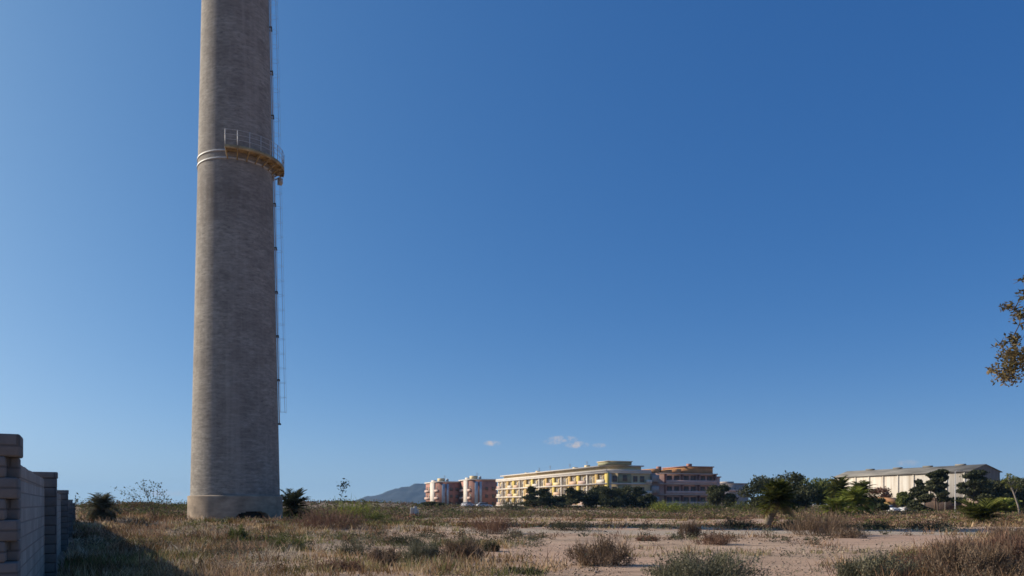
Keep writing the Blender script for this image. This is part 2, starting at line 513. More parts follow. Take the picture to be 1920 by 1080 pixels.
# ------------------------------------------------------------------ chimney stack
CX, CY = -21.5, 62.0
CZ = gz(CX, CY) - .3
STACK_H = 96.0
def stack_r(z):                       # z above eye-level datum 0
    return 3.35 - .0213 * z if z < 45 else max(1.55, 2.39 - .0150 * (z - 45))
def build_chimney():
    root = empty('chimney_stack', (CX, CY, 0), 0, 'very tall tapering grey brown concrete chimney rising from the dry grass', 'chimney')
    zs = list(np.linspace(2.0, STACK_H, 90))
    mb = MB().lathe([(stack_r(z), z) for z in zs] + [(stack_r(STACK_H) - .3, STACK_H), (stack_r(STACK_H) - .35, STACK_H - 6)], 128)
    mb.build('shaft', M['stack'], root, True)
    MB().lathe([(stack_r(93) + .02, 93), (stack_r(93) + .25, 93.3), (stack_r(95) + .25, 95.4), (stack_r(95.7) + .02, 95.7)], 96).build('crown_ring', M['stack'], root, False)
    # base plinth with a low arched flue opening at its foot
    n = 260; rings = [CZ - .2] + list(np.linspace(CZ + .2, 2.23, 26)); R0 = 3.50
    a_c = R(41); half = 1.35; top = 1.12
    vs, fs = [], []
    def P(a, r, z): return (r * math.sin(a), -r * math.cos(a), z)
    for z in rings:
        for k in range(n): vs.append(P(2 * math.pi * k / n, R0, z))
    def hole(a, z):
        da = (a - a_c + math.pi) % (2 * math.pi) - math.pi
        s = da * R0 / half
        return abs(s) < 1 and z < top - .5 * (1 - math.sqrt(max(0, 1 - s * s)))
    edge = []
    for i in range(len(rings) - 1):
        for k in range(n):
            am = 2 * math.pi * (k + .5) / n
            if hole(am, (rings[i] + rings[i + 1]) / 2): edge.append((i, k)); continue
            fs.append((i * n + k, i * n + (k + 1) % n, (i + 1) * n + (k + 1) % n, (i + 1) * n + k))
    mb = MB().add(vs, fs)
    mb.lathe([(R0, 2.23), (R0 - .03, 2.27), (stack_r(2.2) - .02, 2.30)], n)
    es = set(edge)                    # reveal of the opening
    for (i, k) in edge:
        a0, a1 = 2 * math.pi * k / n, 2 * math.pi * (k + 1) / n
        z0, z1 = rings[i], rings[i + 1]
        if (i + 1, k) not in es: mb.add([P(a0, R0, z1), P(a1, R0, z1), P(a1, R0 - .7, z1), P(a0, R0 - .7, z1)], [(0, 1, 2, 3)])
        if (i, (k - 1) % n) not in es: mb.add([P(a0, R0, z0), P(a0, R0, z1), P(a0, R0 - .7, z1), P(a0, R0 - .7, z0)], [(0, 1, 2, 3)])
        if (i, (k + 1) % n) not in es: mb.add([P(a1, R0, z0), P(a1, R0, z1), P(a1, R0 - .7, z1), P(a1, R0 - .7, z0)], [(3, 2, 1, 0)])
    mb.build('plinth', M['plinth'], root, False)
    MB().lathe([(R0 - .7, CZ - .2), (R0 - .7, 2.2)], 96).build('dark_interior', M['dark'], root, True)  # near-black colour gives the hollow behind the opening its darkness
    # two flat steel hoops
    for zc in (27.42, 27.98):
        r = stack_r(zc)
        MB().lathe([(r, zc - .06), (r + .05, zc - .06), (r + .05, zc + .06), (r, zc + .06)], 128).build('hoop', M['galv'], root, False)
    # curved gallery from the front round to the far right side
    a0, a1 = R(7), R(118)
    zi = 27.95; r0 = stack_r(27.9) + .03; r1 = r0 + .82
    g = empty_part('gallery', root)
    mb = MB().lathe([(r0, zi - .06), (r1, zi - .06), (r1, zi), (r0, zi)], 60, a0, a1)
    mb.build('floor', M['rust'], g)
    MB().lathe([(r1, zi - .18), (r1 + .03, zi - .18), (r1 + .03, zi + .10), (r1, zi + .10), (r1, zi - .18)], 60, a0, a1).build('toe_board', M['rust'], g)
    nb = 9
    for k in range(nb):
        a = a0 + (a1 - a0) * (k + .02) / (nb - .96)
        c, s_ = -math.cos(a), math.sin(a)
        b = MB()
        b.tube([(s_ * r0, c * r0, zi - .62), (s_ * r1, c * r1, zi - .08)], .045, 6)
        b.tube([(s_ * r0, c * r0, zi - .11), (s_ * r1, c * r1, zi - .11)], .05, 6)
        b.build('bracket', M['rust'], g)
        MB().tube([(s_ * r1, c * r1, zi - .2), (s_ * r1, c * r1, zi + 1.25)], .028, 6).build('post', M['galv'], g)
    for zz in (.5, .86, 1.22):
        pts = [(r1 * math.sin(a), -r1 * math.cos(a), zi + zz) for a in np.linspace(a0, a1, 40)]
        MB().tube(pts, .017, 6).build('rail', M['galv'], g)
    aw = R(116)
    MB().rbox((math.sin(aw) * (r1 - .25), -math.cos(aw) * (r1 - .25), zi - .62), (.5, .35, .4), aw).build('pale_box', M['galv'], g)
    # ladder with safety cage on the right side
    la = R(104)
    def LP(z, off, side=0.0):
        r = stack_r(z) + off - .06
        return (math.sin(la) * r + math.cos(la) * side, -math.cos(la) * r + math.sin(la) * side, z)
    z0, z1 = 7.9, 92.0
    for sd_ in (-.24, .24):
        MB().tube([LP(z, .14, sd_) for z in np.linspace(z0, z1, 40)], .04, 6).build('ladder_rail', M['galv'], root)
    mb = MB()
    for z in np.arange(z0 + .2, z1, .3): mb.tube([LP(z, .14, -.24), LP(z, .14, .24)], .014, 5, False)
    tag(mb.build('rungs', M['ladder'], root), kind='stuff')
    for z in np.arange(z0 + .05, z1, 3.45):
        mb = MB()
        for sd_ in (-.24, .24): mb.tube([LP(z, -.1, sd_), LP(z, .26, sd_)], .055, 6)
        mb.tube([LP(z, .2, -.3), LP(z, .2, .3)], .06, 6)
        mb.build('ladder_tie', M['dark'], root)

    cg = MB()
    def cage_pt(z, ph): return LP(z, .16 + .55 * math.sin(ph), .34 * math.cos(ph))
    for ph in np.linspace(.15, math.pi - .15, 5):
        cg.tube([cage_pt(z, ph) for z in np.linspace(z0 + 1.0, z1, 30)], .007, 4, False)
    for z in np.arange(z0 + 1.0, z1, 1.15):
        cg.tube([cage_pt(z, ph) for ph in np.linspace(0, math.pi, 9)], .008, 4, False)
    cg.build('safety_cage', M['galv'], root)
def empty_part(name, parent):
    o = bpy.data.objects.new(name, None); COL.objects.link(o); o.parent = parent
    return o
build_chimney()

# ------------------------------------------------------------------ block wall on the left
def build_wall():
    P0 = Vector((-4.655, 7.5)); dirv = Vector((-.472, .8816)); dirv.normalize()
    rz = math.atan2(dirv.y, dirv.x)           # local x runs along the wall
    root = empty('block_wall', (P0.x, P0.y, 0), rz, 'grey concrete block wall with dark pillars running away on the left', 'wall')
    # local: +x along wall (away), +y = left of travel (away from the camera side); face toward camera field is y = 0
    st = [0.0, 10.7, 23.3, 34.4, 46.0]
    tops = [2.33, 2.33, 2.14, 1.86, 1.72]
    for i, (s, tp) in enumerate(zip(st, tops)):
        mb = MB()
        if i == 0:                            # broken toothed end: courses alternate proud and set back
            z = -.3; k = 0
            while z < tp - .28:
                back = (k % 2 == 1)
                x0 = .22 if back else 0.0
                mb.box(x0, .42, 0.0, 1.2, z, z + .2)
                if back:
                    mb.box(0.0, .215, .10, .32, z + .001, z + .199); mb.box(0.0, .215, .62, .80, z + .001, z + .199)
                z += .2; k += 1
            mb.box(.0, .44, -.02, 1.0, z, tp - .02)
        else:
            z = -.4
            while z < tp - .2:
                j = random.uniform(-.008, .008)
                mb.box(j, .42 + j, -.02, .42, z, z + .196); z += .2
            mb.box(-.02, .44, -.035, .44, z, tp)
        o = mb.build('pillar', M['pillar'], root, False, .018 if i == 0 else .010)
        o.location.x = s
    for i in range(4):
        s0, s1 = st[i] + .42, st[i + 1] - .005
        tp = min(tops[i], tops[i + 1]) - .16
        mb = MB()
        nseg = int((s1 - s0) / .4)
        mb.box(s0, s1, .2, .4, -.5, tp - .2)
        k = 0; x = s0                          # uneven top course, a few blocks missing
        while x < s1 - .3:
            if random.random() > .08: mb.box(x + .004, x + .394, .198, .402, tp - .2, tp + random.uniform(-.01, .01))
            x += .4
        mb.build('panel', M['block'], root, False, .006)
build_wall()

# ------------------------------------------------------------------ buildings
M['cream'] = plain('cream_render', (.70, .55, .31), .9, .10, .5)
M['yellow'] = plain('yellow_render', (.64, .48, .13), .9, .12, .5)
M['ochre'] = plain('ochre_render', (.50, .33, .12), .9, .12, .5)
M['white'] = plain('white_render', (.63, .56, .48), .9, .08, .4)
M['pink'] = plain('pinkish_render', (.55, .39, .32), .9, .1, .5)
M['brick'] = plain('red_brown_render', (.37, .185, .140), .9, .2, .6)
M['mauve'] = plain('mauve_render', (.62, .39, .32), .9, .12, .5)
M['terra'] = plain('terracotta', (.50, .24, .10), .9, .2, .6)
M['olive'] = plain('olive_render', (.33, .32, .20), .9, .15, .6)
M['greyb'] = plain('grey_render', (.36, .31, .29), .9, .12, .5)
M['glass'] = plain('dark_glass', (.15, .13, .115), .35, .2, 1)
M['shutter'] = plain('brown_shutter', (.24, .15, .095), .8, .2, 2)
M['blueglass'] = plain('pale_blue_glass', (.34, .42, .50), .2, .15, 1)
M['salmon'] = plain('salmon_render', (.62, .42, .28), .9, .1, .5)
BRZ = math.atan2(.339, .941)

def dupe(o, parent, loc):
    c = o.copy(); COL.objects.link(c); c.parent = parent; c.location = loc
    return c

def window_proto(name, w, h, axis, mat_glass, mat_frame, parent, loc, depth=.12):
    """window lying in the plane x=0 (axis 'x') or y=0 (axis 'y'), frame proud of the wall, pane a sub-part"""
    f = MB(); g = MB()
    t = .09
    if axis == 'x':
        for (a, b, c, d) in ((-w / 2, w / 2, 0, t), (-w / 2, w / 2, h - t, h), (-w / 2, -w / 2 + t, t, h - t), (w / 2 - t, w / 2, t, h - t), (-t / 2, t / 2, t, h - t)):
            f.box(-depth, .02, a, b, c, d)
        g.box(-.05, .0, -w / 2 + t, w / 2 - t, t, h - t)
    else:
        for (a, b, c, d) in ((-w / 2, w / 2, 0, t), (-w / 2, w / 2, h - t, h), (-w / 2, -w / 2 + t, t, h - t), (w / 2 - t, w / 2, t, h - t), (-t / 2, t / 2, t, h - t)):
            f.box(a, b, -depth, .02, c, d)
        g.box(-w / 2 + t, w / 2 - t, -.05, .0, t, h - t)
    fo = f.build(name, mat_frame, parent); fo.location = loc
    go = g.build('pane', mat_glass, fo)
    return fo, go

def place_windows(proto, parent, locs):
    fo, go = proto
    first = True
    for l in locs:
        if first: fo.location = l; first = False; continue
        c = dupe(fo, parent, l)
        p = go.copy(); COL.objects.link(p); p.parent = c

def long_block():
    root = empty('apartment_block', (25.9, 215, 0), BRZ, 'long cream and yellow apartment block with white balcony bands and a rooftop penthouse', 'apartment building')
    L, Wd = 92.0, 13.0
    MB().box(0, Wd, 0, L, -1, 10.3).build('wall', M['cream'], root)
    for z in (1.3, 4.3, 7.3, 10.3):
        MB().box(-.85, Wd + .1, -.5, L + .2, z - .32, z + .06).build('floor_band', M['white'], root)
    MB().box(-.85, -.7, -.5, L + .2, 10.36, 11.0).build('parapet', M['white'], root)
    MB().box(-.69, Wd, -.5, -.35, 10.36, 11.0).build('parapet', M['white'], root)
    MB().box(1.6, Wd - 1.5, 2.5, L - 2, 10.36, 12.0).build('attic', M['cream'], root)
    MB().box(.4, Wd - .9, 1.8, L - 1.2, 12.0, 12.3).build('attic_roof', M['white'], root)
    # penthouse over the corner: glazed band under a flat roof
    MB().box(.1, 7.3, .2, 6.5, 12.3, 13.15).build('penthouse', M['olive'], root)
    MB().box(-.1, 7.5, 0, 6.7, 13.15, 13.35).build('penthouse_roof', M['cream'], root)
    nb = 15; bw = L / nb
    wl = []; doors = []
    for b in range(nb):
        y = (b + .5) * bw
        for fl, z in enumerate((1.36, 4.36, 7.36)):
            kind = (b + fl * 2) % 4
            if b % 3 != 1:
                m = (M['white'], M['cream'], M['pink'], M['salmon'])[kind]
                MB().box(-.82, -.7, y - bw * .40, y + bw * .40, z, z + .95).build('balcony', m, root)
            wl.append((0, y - bw * .2, z + .25)); doors.append((0, y + bw * .22, z + .02))
        pw_ = .28 if b % 3 == 2 else .85
        pm = M['yellow'] if b % 3 == 0 else M['ochre'] if b % 3 == 1 else M['white']
        MB().box(-.6, -.002, b * bw - pw_, b * bw + pw_, 1.36, 9.98).build('pier', pm, root)
    place_windows(window_proto('window', 1.7, 1.7, 'x', M['glass'], M['shutter'], root, (0, 0, 0)), root, wl)
    place_windows(window_proto('balcony_door', 1.5, 2.2, 'x', M['glass'], M['white'], root, (0, 0, 0)), root, doors[:45])
    # shaded end facade: corner column, window bays, balcony tier
    MB().box(-.3, .9, -.35, -.003, 1.36, 9.98).build('corner_column', M['white'], root)
    MB().box(3.0, 7.0, -.2, -.003, 4.40, 6.97).build('bay_panel', M['olive'], root)
    MB().box(3.0, 7.0, -.2, -.003, 7.40, 9.97).build('bay_panel', M['olive'], root)
    wl = [(x, 0, z) for z in (1.7, 4.7, 7.7) for x in (2.0, 8.3, 10.4)] + [(5.0, -.2, 4.9), (5.0, -.2, 7.9)]
    place_windows(window_proto('window', 1.3, 1.6, 'y', M['glass'], M['shutter'], root, (0, 0, 0)), root, wl)
    for z in (1.36, 4.36, 7.36):
        MB().box(11.3, Wd + .05, -.9, -.78, z, z + .9).build('balcony', M['white'], root)
    for (x, y) in ((3, 20), (5, 33), (8, 47), (4, 62), (6, 78)):
        MB().box(x, x + 1.2, y, y + 1.4, 12.3, 13.1).build('roof_vent', M['cream'], root)
    for (x, y) in ((6, 26), (7, 41), (6, 55), (8, 70)):
        mb = MB().tube([(x, y, 12.3), (x, y, 14.6)], .05, 5)
        for q in (13.8, 14.1, 14.4): mb.tube([(x - .4, y, q), (x + .4, y, q)], .03, 4)
        mb.build('roof_aerial', M['ladder'], root)

long_block()

def red_block():
    o = Vector((25.9, 215)) + Vector((.941, .339)) * 13.3
    root = empty('apartment_block', (o.x, o.y, 0), BRZ, 'shaded mauve brown apartment block with orange attic boxes beyond the penthouse corner', 'apartment building')
    MB().box(0, 20.8, .6, 15, -1, 10.2).build('wall', M['mauve'], root)
    for z in (1.3, 4.3, 7.3, 10.2):
        MB().box(2.2, 21.2, -.5, 15.2, z - .25, z + .06).build('floor_band', M['pink'], root)
    for z in (1.36, 4.36, 7.36):
        MB().box(4.5, 20.9, -.45, -.33, z, z + .95).build('balcony', M['mauve'], root)
        MB().box(0, 2.15, -.6, .597, z + .3, z + 2.3).build('stair_window', M['greyb'], root)
    for x in (4.4, 9.8, 15.2, 20.6):
        MB().box(x, x + .3, -.3, .597, 1.36, 10.0).build('pier', M['brick'], root)
    wl = [(x, .6, z) for z in (1.5, 4.5, 7.5) for x in (6, 8.3, 11.4, 13.7, 16.8, 19.1)]
    place_windows(window_proto('window', 1.6, 2.1, 'y', M['glass'], M['shutter'], root, (0, 0, 0)), root, wl)
    for (x0, x1, z1) in ((1.5, 3.6, 11.5), (4.6, 7.4, 11.3), (8.4, 10.4, 11.5)):
        MB().box(x0, x1, 1.5, 9, 10.26, z1).build('attic_box', M['terra'], root)
    MB().box(11.3, 20.6, 1.2, 13, 10.26, 12.1).build('attic_house', M['terra'], root)
    MB().box(11.0, 20.9, .9, 13.3, 12.1, 12.35).build('attic_roof', M['brick'], root)
    MB().box(14.4, 15.5, 4, 5.2, 12.35, 13.2).build('roof_vent', M['brick'], root)
    MB().box(3.9, 4.9, 3, 4.2, 10.262, 12.2).build('roof_vent', M['brick'], root)
    MB().box(20.802, 24.2, 3, 14, -1, 9.3).build('side_wing', M['mauve'], root)
    MB().box(20.9, 24.5, 2.7, 14.3, 9.3, 9.6).build('side_wing_roof', M['brick'], root)
red_block()

def tower_block(x, y, L, Wd, H, label):
    root = empty('apartment_block', (x, y, 0), BRZ, label, 'apartment building')
    MB().box(0, Wd, 0, L, -1, H).build('wall', M['brick'], root)
    MB().box(.6, Wd + .06, -.25, -.003, 0, H - .8).build('brick_facade', M['brick'], root)
    MB().box(-.5, Wd + .3, -.45, L + .3, H, H + .45).build('cornice', M['white'], root)
    MB().box(-.55, -.003, L * .28, L * .58, -.5, H - .003).build('stair_tower', M['white'], root)
    MB().box(1.0, 2.3, -.6, -.253, 0, H - .6).build('glass_strip', M['blueglass'], root)
    MB().box(3.0, 3.9, -.6, -.253, 0, H - .6).build('glass_strip', M['blueglass'], root)
    MB().box(.4, 2.6, .8, 4.5, H + .45, H + 1.7).build('roof_house', M['cream'], root)
    MB().box(3.4, 4.2, 1, 2, H + .45, H + 1.5).build('roof_vent', M['white'], root)
    MB().box(1.2, 2.4, L * .6, L * .8, H + .45, H + 1.3).build('roof_house', M['white'], root)
    mast = MB().tube([(3.0, 3, H + .45), (3.0, 3, H + 3.0)], .05, 5)
    for k in range(3): mast.tube([(2.5, 3, H + 2.2 + .3 * k), (3.5, 3, H + 2.2 + .3 * k)], .03, 4)
    mast.build('roof_aerial', M['ladder'], root)
    nfl = int(H // 3)
    for fl in range(nfl):
        z = fl * 3.0 + .6
        MB().box(-.7, -.003, .4, L * .26, z, z + .9).build('balcony', M['pink'], root)
        MB().box(-.7, -.003, L * .62, L - .4, z, z + .9).build('balcony', M['pink'], root)
    wl = [(0, yy_, fl * 3 + .95) for fl in range(nfl) for yy_ in (L * .14, L * .7, L * .88)]
    place_windows(window_proto('window', 1.8, 1.8, 'x', M['glass'], M['shutter'], root, (0, 0, 0)), root, wl)
    wl = [(xx, -.25, fl * 3 + 1.0) for fl in range(nfl) for xx in (Wd * .58, Wd * .85)]
    place_windows(window_proto('window', 1.2, 1.4, 'y', M['glass'], M['shutter'], root, (0, 0, 0)), root, wl)
tower_block(-15.6, 310, 17, 10.2, 11.0, 'red brown block with rooftop aerial, directly left of the long yellow block')
tower_block(-29.4, 322, 23, 8.6, 10.4, 'leftmost red brown apartment block, nearest to the blue hills')

def far_block():
    root = empty('apartment_block', (93.5, 352, 0), BRZ * 1.1, 'pale grey flat block far off behind the dark round tree', 'apartment building')
    MB().box(0, 13.2, 0, 12, -1, 10.6).build('wall', M['greyb'], root)
    MB().box(-.2, 13.4, -.3, 12.2, 10.6, 10.95).build('cornice', M['greyb'], root)
    MB().box(3, 7, 2, 8, 10.95, 11.7).build('roof_house', M['greyb'], root)
    for z in (1.2, 4.2, 7.2):
        MB().box(2.2, 7.4, -.8, -.003, z, z + .9).build('balcony', M['pink'], root)
    wl = [(x, 0, z) for z in (1.4, 4.4, 7.4) for x in (3.4, 6.2, 9.2, 11.6)]
    place_windows(window_proto('window', 1.4, 1.7, 'y', M['glass'], M['white'], root, (0, 0, 0)), root, wl)
far_block()

def warehouse_mats():
    m, t, o = new_mat('streaked_white_wall')
    b = nd(t, 'ShaderNodeBsdfPrincipled'); b.inputs['Roughness'].default_value = .9
    s1 = noise(t, 1.0, 4, .6, (.9, .9, .05)); s2 = noise(t, .3, 4, .6)
    c = ramp(t, s1, [(.34, (.42, .35, .27)), (.47, (.58, .52, .435)), (.62, (.65, .595, .51))])
    c = rgb_mix(t, ramp(t, s2, [(.5, 0.0), (.72, .5)]), c, (.50, .40, .31))
    t.links.new(c, b.inputs['Base Color']); t.links.new(b.outputs[0], o.inputs[0])
    return m
M['wh_wall'] = warehouse_mats()
M['wh_roof'] = plain('grey_sheet_roof', (.19, .175, .15), .9, .5, .5, stretch=(1, .3, 1))
M['wh_gable'] = plain('shade_toned_gable', (.20, .185, .165), .95, .25, 1.0, stretch=(2, 2, .2))  # dark tone paints in the shade on the end walls of the white warehouse
def warehouse():
    root = empty('warehouse', (100.0, 174, 0), BRZ, 'long low white walled warehouse with a grey pitched sheet roof', 'warehouse')
    L, Wd, H, Rg = 41.0, 9.0, 8.9, 1.5
    MB().box(0, Wd, .004, L, -1, H).build('wall', M['wh_wall'], root)
    MB().add([(0, 0, -1), (Wd, 0, -1), (Wd, 0, H), (Wd / 2, 0, H + Rg), (0, 0, H)], [(0, 1, 2, 3, 4)]).build('gable', M['wh_gable'], root)
    MB().add([(0, L + .01, H), (Wd, L + .01, H), (Wd / 2, L + .01, H + Rg)], [(0, 2, 1)]).build('gable', M['wh_gable'], root)
    mb = MB(); t = .14
    for sgn in (0, 1):
        xa, xb = (-.45, Wd / 2) if sgn == 0 else (Wd + .45, Wd / 2)
        za, zb = H - .1, H + Rg + .06
        mb.add([(xa, -.3, za), (xb, -.3, zb), (xb, L + .3, zb), (xa, L + .3, za), (xa, -.3, za - t), (xb, -.3, zb - t), (xb, L + .3, zb - t), (xa, L + .3, za - t)],
               [(0, 1, 2, 3), (7, 6, 5, 4), (0, 4, 5, 1), (3, 2, 6, 7), (0, 3, 7, 4)])
    mb.build('roof', M['wh_roof'], root)
    for k in range(9):
        y = 1.2 + k * 4.6
        MB().box(-.22, -.003, y - .16, y + .16, -.5, H - .3).build('pilaster', M['wh_wall'], root)
    for k in range(4):
        y = 5 + k * 9.0
        MB().box(Wd / 2 - .35, Wd / 2 + .35, y, y + 2.4, H + Rg - .05, H + Rg + .35).build('ridge_vent', M['wh_roof'], root)
    MB().box(-.10, -.004, 27.2, 30.8, -.5, 3.6).build('door', M['shutter'], root)
warehouse()

M['brownwall'] = plain('brown_brick', (.12, .080, .060), .95, .4, 1.2)
def brown_wall():
    # low brown yard wall in front of the warehouse
    x0, y0 = (1733 - 960) / F * 162, 162.0
    x1, y1 = (1832 - 960) / F * 160, 160.0
    d = Vector((x1 - x0, y1 - y0)); Ln = d.length
    root = empty('yard_wall', (x0, y0, gz(x0, y0)), math.atan2(d.y, d.x), 'low dark brown wall with posts in front of the warehouse', 'wall')
    MB().box(0, Ln, 0, .25, -.5, 2.9).build('panel', M['brownwall'], root)
    for k in range(6):
        x = k * Ln / 5
        MB().box(x - .16, x + .16, -.12, -.003, -.5, 3.05).build('post', M['shutter' if k % 2 else 'bark_pale'], root)
    MB().box(-.1, Ln + .1, -.14, .35, 2.9, 3.02).build('coping', M['bark_pale'], root)
brown_wall()
def shed(px, y, wd, dp, h, label, roofmat, wallmat):
    x = (px - 960) / F * y
    root = empty('shed', (x, y, gz(x, y)), BRZ * .6, label, 'shed')
    MB().box(0, wd, 0, dp, -.3, h).build('wall', wallmat, root)
    MB().add([(-.3, -.4, h - .1), (wd + .3, -.4, h - .1), (wd + .3, dp + .3, h + .7), (-.3, dp + .3, h + .7), (-.3, -.4, h - .28), (wd + .3, -.4, h - .28), (wd + .3, dp + .3, h + .5), (-.3, dp + .3, h + .5)],
             [(0, 1, 2, 3), (7, 6, 5, 4), (0, 4, 5, 1), (1, 5, 6, 2), (2, 6, 7, 3), (3, 7, 4, 0)]).build('roof', roofmat, root)
    MB().box(wd * .3, wd * .55, -.06, -.003, 0, min(2.0, h - .4)).build('door', M['shutter'], root)
shed(1664, 158, 3.8, 3, 2.3, 'small shed with an orange tiled roof in front of the white warehouse', M['terra'], M['ochre'])
shed(1826, 150, 3.6, 3, 2.0, 'small shed with a flat pinkish roof below the dark pines on the right', M['pink'], M['brownwall'])

# ------------------------------------------------------------------ plants
def leaves(pts, size, seed=0, aspect=.5, flat=0.0, tone=None, jitter=.4):
    """leaf shaped quads (rhombus) at pts with random orientation -> verts, faces, counts, tone"""
    g = np.random.default_rng(seed)
    n = len(pts)
    d = g.normal(size=(n, 3)); d[:, 2] *= (1 - flat)
    d /= np.linalg.norm(d, axis=1, keepdims=True) + 1e-9
    e = np.cross(d, g.normal(size=(n, 3))); e /= np.linalg.norm(e, axis=1, keepdims=True) + 1e-9
    s = size * (1 - jitter + 2 * jitter * g.random(n))[:, None]
    a = pts - d * s * .5; c = pts + d * s * .5
    m = pts + d * s * .05
    b = m + e * s * aspect * .5; dd = m - e * s * aspect * .5
    v = np.stack((a, b, c, dd), 1).reshape(-1, 3)
    f = np.arange(4 * n)
    if tone is None: tone = g.random(n)
    return v, f, np.full(n, 4), tone

def blades(base, tip, width, seed=0, tone=None, bend=.2):
    """thin tapering blades: quad + triangle, bent midway"""
    g = np.random.default_rng(seed)
    n = len(base)
    ax = tip - base
    ang = g.random(n) * 2 * math.pi
    side = np.stack((np.cos(ang), np.sin(ang), np.zeros(n)), 1)
    w = (np.broadcast_to(width, (n,)) * .5)[:, None]
    L = np.linalg.norm(ax, axis=1, keepdims=True)
    mid = base + ax * .55 + np.array([0, 0, 1.0]) * L * bend * .5
    v = np.stack((base - side * w, base + side * w, mid + side * w * .8, mid - side * w * .8, tip), 1).reshape(-1, 3)
    o = np.arange(n)[:, None] * 5
    f = np.concatenate((o + 0, o + 1, o + 2, o + 3, o + 3, o + 2, o + 4), 1).reshape(-1)
    cnt = np.tile([4, 3], n)
    if tone is None: tone = g.random(n)
    return v, f, cnt, np.repeat(tone, 2)

def merge(parts):
    vs, fs, cs, ts = [], [], [], []; b = 0
    for v, f, c, t in parts:
        vs.append(v); fs.append(f + b); cs.append(c); ts.append(t); b += len(v)
    return np.concatenate(vs), np.concatenate(fs), np.concatenate(cs), np.concatenate(ts)

def crown_pts(blobs, n, seed, hollow=.45):
    g = np.random.default_rng(seed)
    bl = np.array(blobs, float)
    w = bl[:, 3] * bl[:, 4] * bl[:, 5]; w = w ** .8; w /= w.sum()
    k = g.choice(len(bl), n, p=w)
    d = g.normal(size=(n, 3)); d /= np.linalg.norm(d, axis=1, keepdims=True)
    r = g.random(n) ** hollow
    lump = 1 + .25 * np.sin(d[:, 0] * 5 + k) * np.sin(d[:, 1] * 6 + 2 * k) * np.cos(d[:, 2] * 5 - k)
    p = bl[k, :3] + d * bl[k, 3:6] * (r * lump)[:, None]
    tone = np.clip(.5 + .22 * np.sin(k * 12.9898) + g.normal(size=n) * .18, 0, 1)
    return p, tone

def make_tree(name, loc, h, w, label, mat, cat='tree', group=None, seed=0, kind='round', nleaf=2600, lsize=.4, trunk_r=None, bark=None, cb=.25, lean=0.0):
    g = random.Random(seed * 7 + 3)
    root = empty(name, loc, 0, label, cat, group)
    bark = bark or M['bark']
    tr = trunk_r or h * .022
    blobs = []; limbs = []
    if kind == 'round':
        cz = h * (cb + (1 - cb) * .5); rz = h * (1 - cb) * .5
        for k in range(13):
            a = g.uniform(0, 2 * math.pi); u = g.uniform(-.75, .80); rr = math.sqrt(max(.02, 1 - u * u)) * g.uniform(.35, .72)
            s = g.uniform(.26, .42)
            blobs.append((math.cos(a) * rr * w / 2 + lean * (cz + u * rz) / h, math.sin(a) * rr * w / 2, cz + u * rz * .78, w * s * .55, w * s * .55, rz * s * 1.0))
    elif kind == 'tier':                      # pine with separate flat boughs
        for k in range(11):
            z = h * (cb + (1 - cb) * (k + .5) / 11); a = k * 2.4 + g.uniform(-.4, .4)
            rr = w * .5 * (1.05 - .75 * (z / h)) * g.uniform(.5, 1.0)
            blobs.append((math.cos(a) * rr + lean * z / h, math.sin(a) * rr, z, w * .24, w * .24, h * .075))
        blobs.append((lean, 0, h * .95, w * .14, w * .14, h * .06))
    elif kind == 'plume':                     # slender upright conifer, ragged
        for k in range(12):
            z = h * (cb + (1 - cb) * (k + .4) / 12); rr = w * .30 * (1.15 - z / h)
            a = g.uniform(0, 6.28)
            blobs.append((math.cos(a) * rr, math.sin(a) * rr, z, w * (.38 - .22 * z / h) * g.uniform(.7, 1.2), w * (.38 - .22 * z / h), h * .085))
    p, tone = crown_pts(blobs, nleaf, seed, .5)
    v, f, c, t = leaves(p, lsize, seed, .6, 0, tone)
    mesh_np('crown', v, f, c, mat, root, t)
    mb = MB()
    top = h * (.82 if kind != 'round' else .55)
    pts = [(lean * q + math.sin(q * 5 + seed) * h * .012, math.cos(q * 4 + seed) * h * .012, q * top - (.25 if q == 0 else 0)) for q in np.linspace(0, 1, 6)]
    mb.tube(pts, [tr * (1 - .65 * q) for q in np.linspace(0, 1, 6)], 7)
    for b in blobs[:9]:
        z0 = max(h * cb * .7, min(top * .92, b[2] * .72)); q = z0 / top
        s = Vector((lean * q, 0, z0)); e = Vector(b[:3])
        m = s.lerp(e, .5) + Vector((0, 0, -.03 * h))
        mb.tube([s, m, e], [tr * .45, tr * .3, tr * .1], 5)
    mb.build('trunk', bark, root, True)
    return root

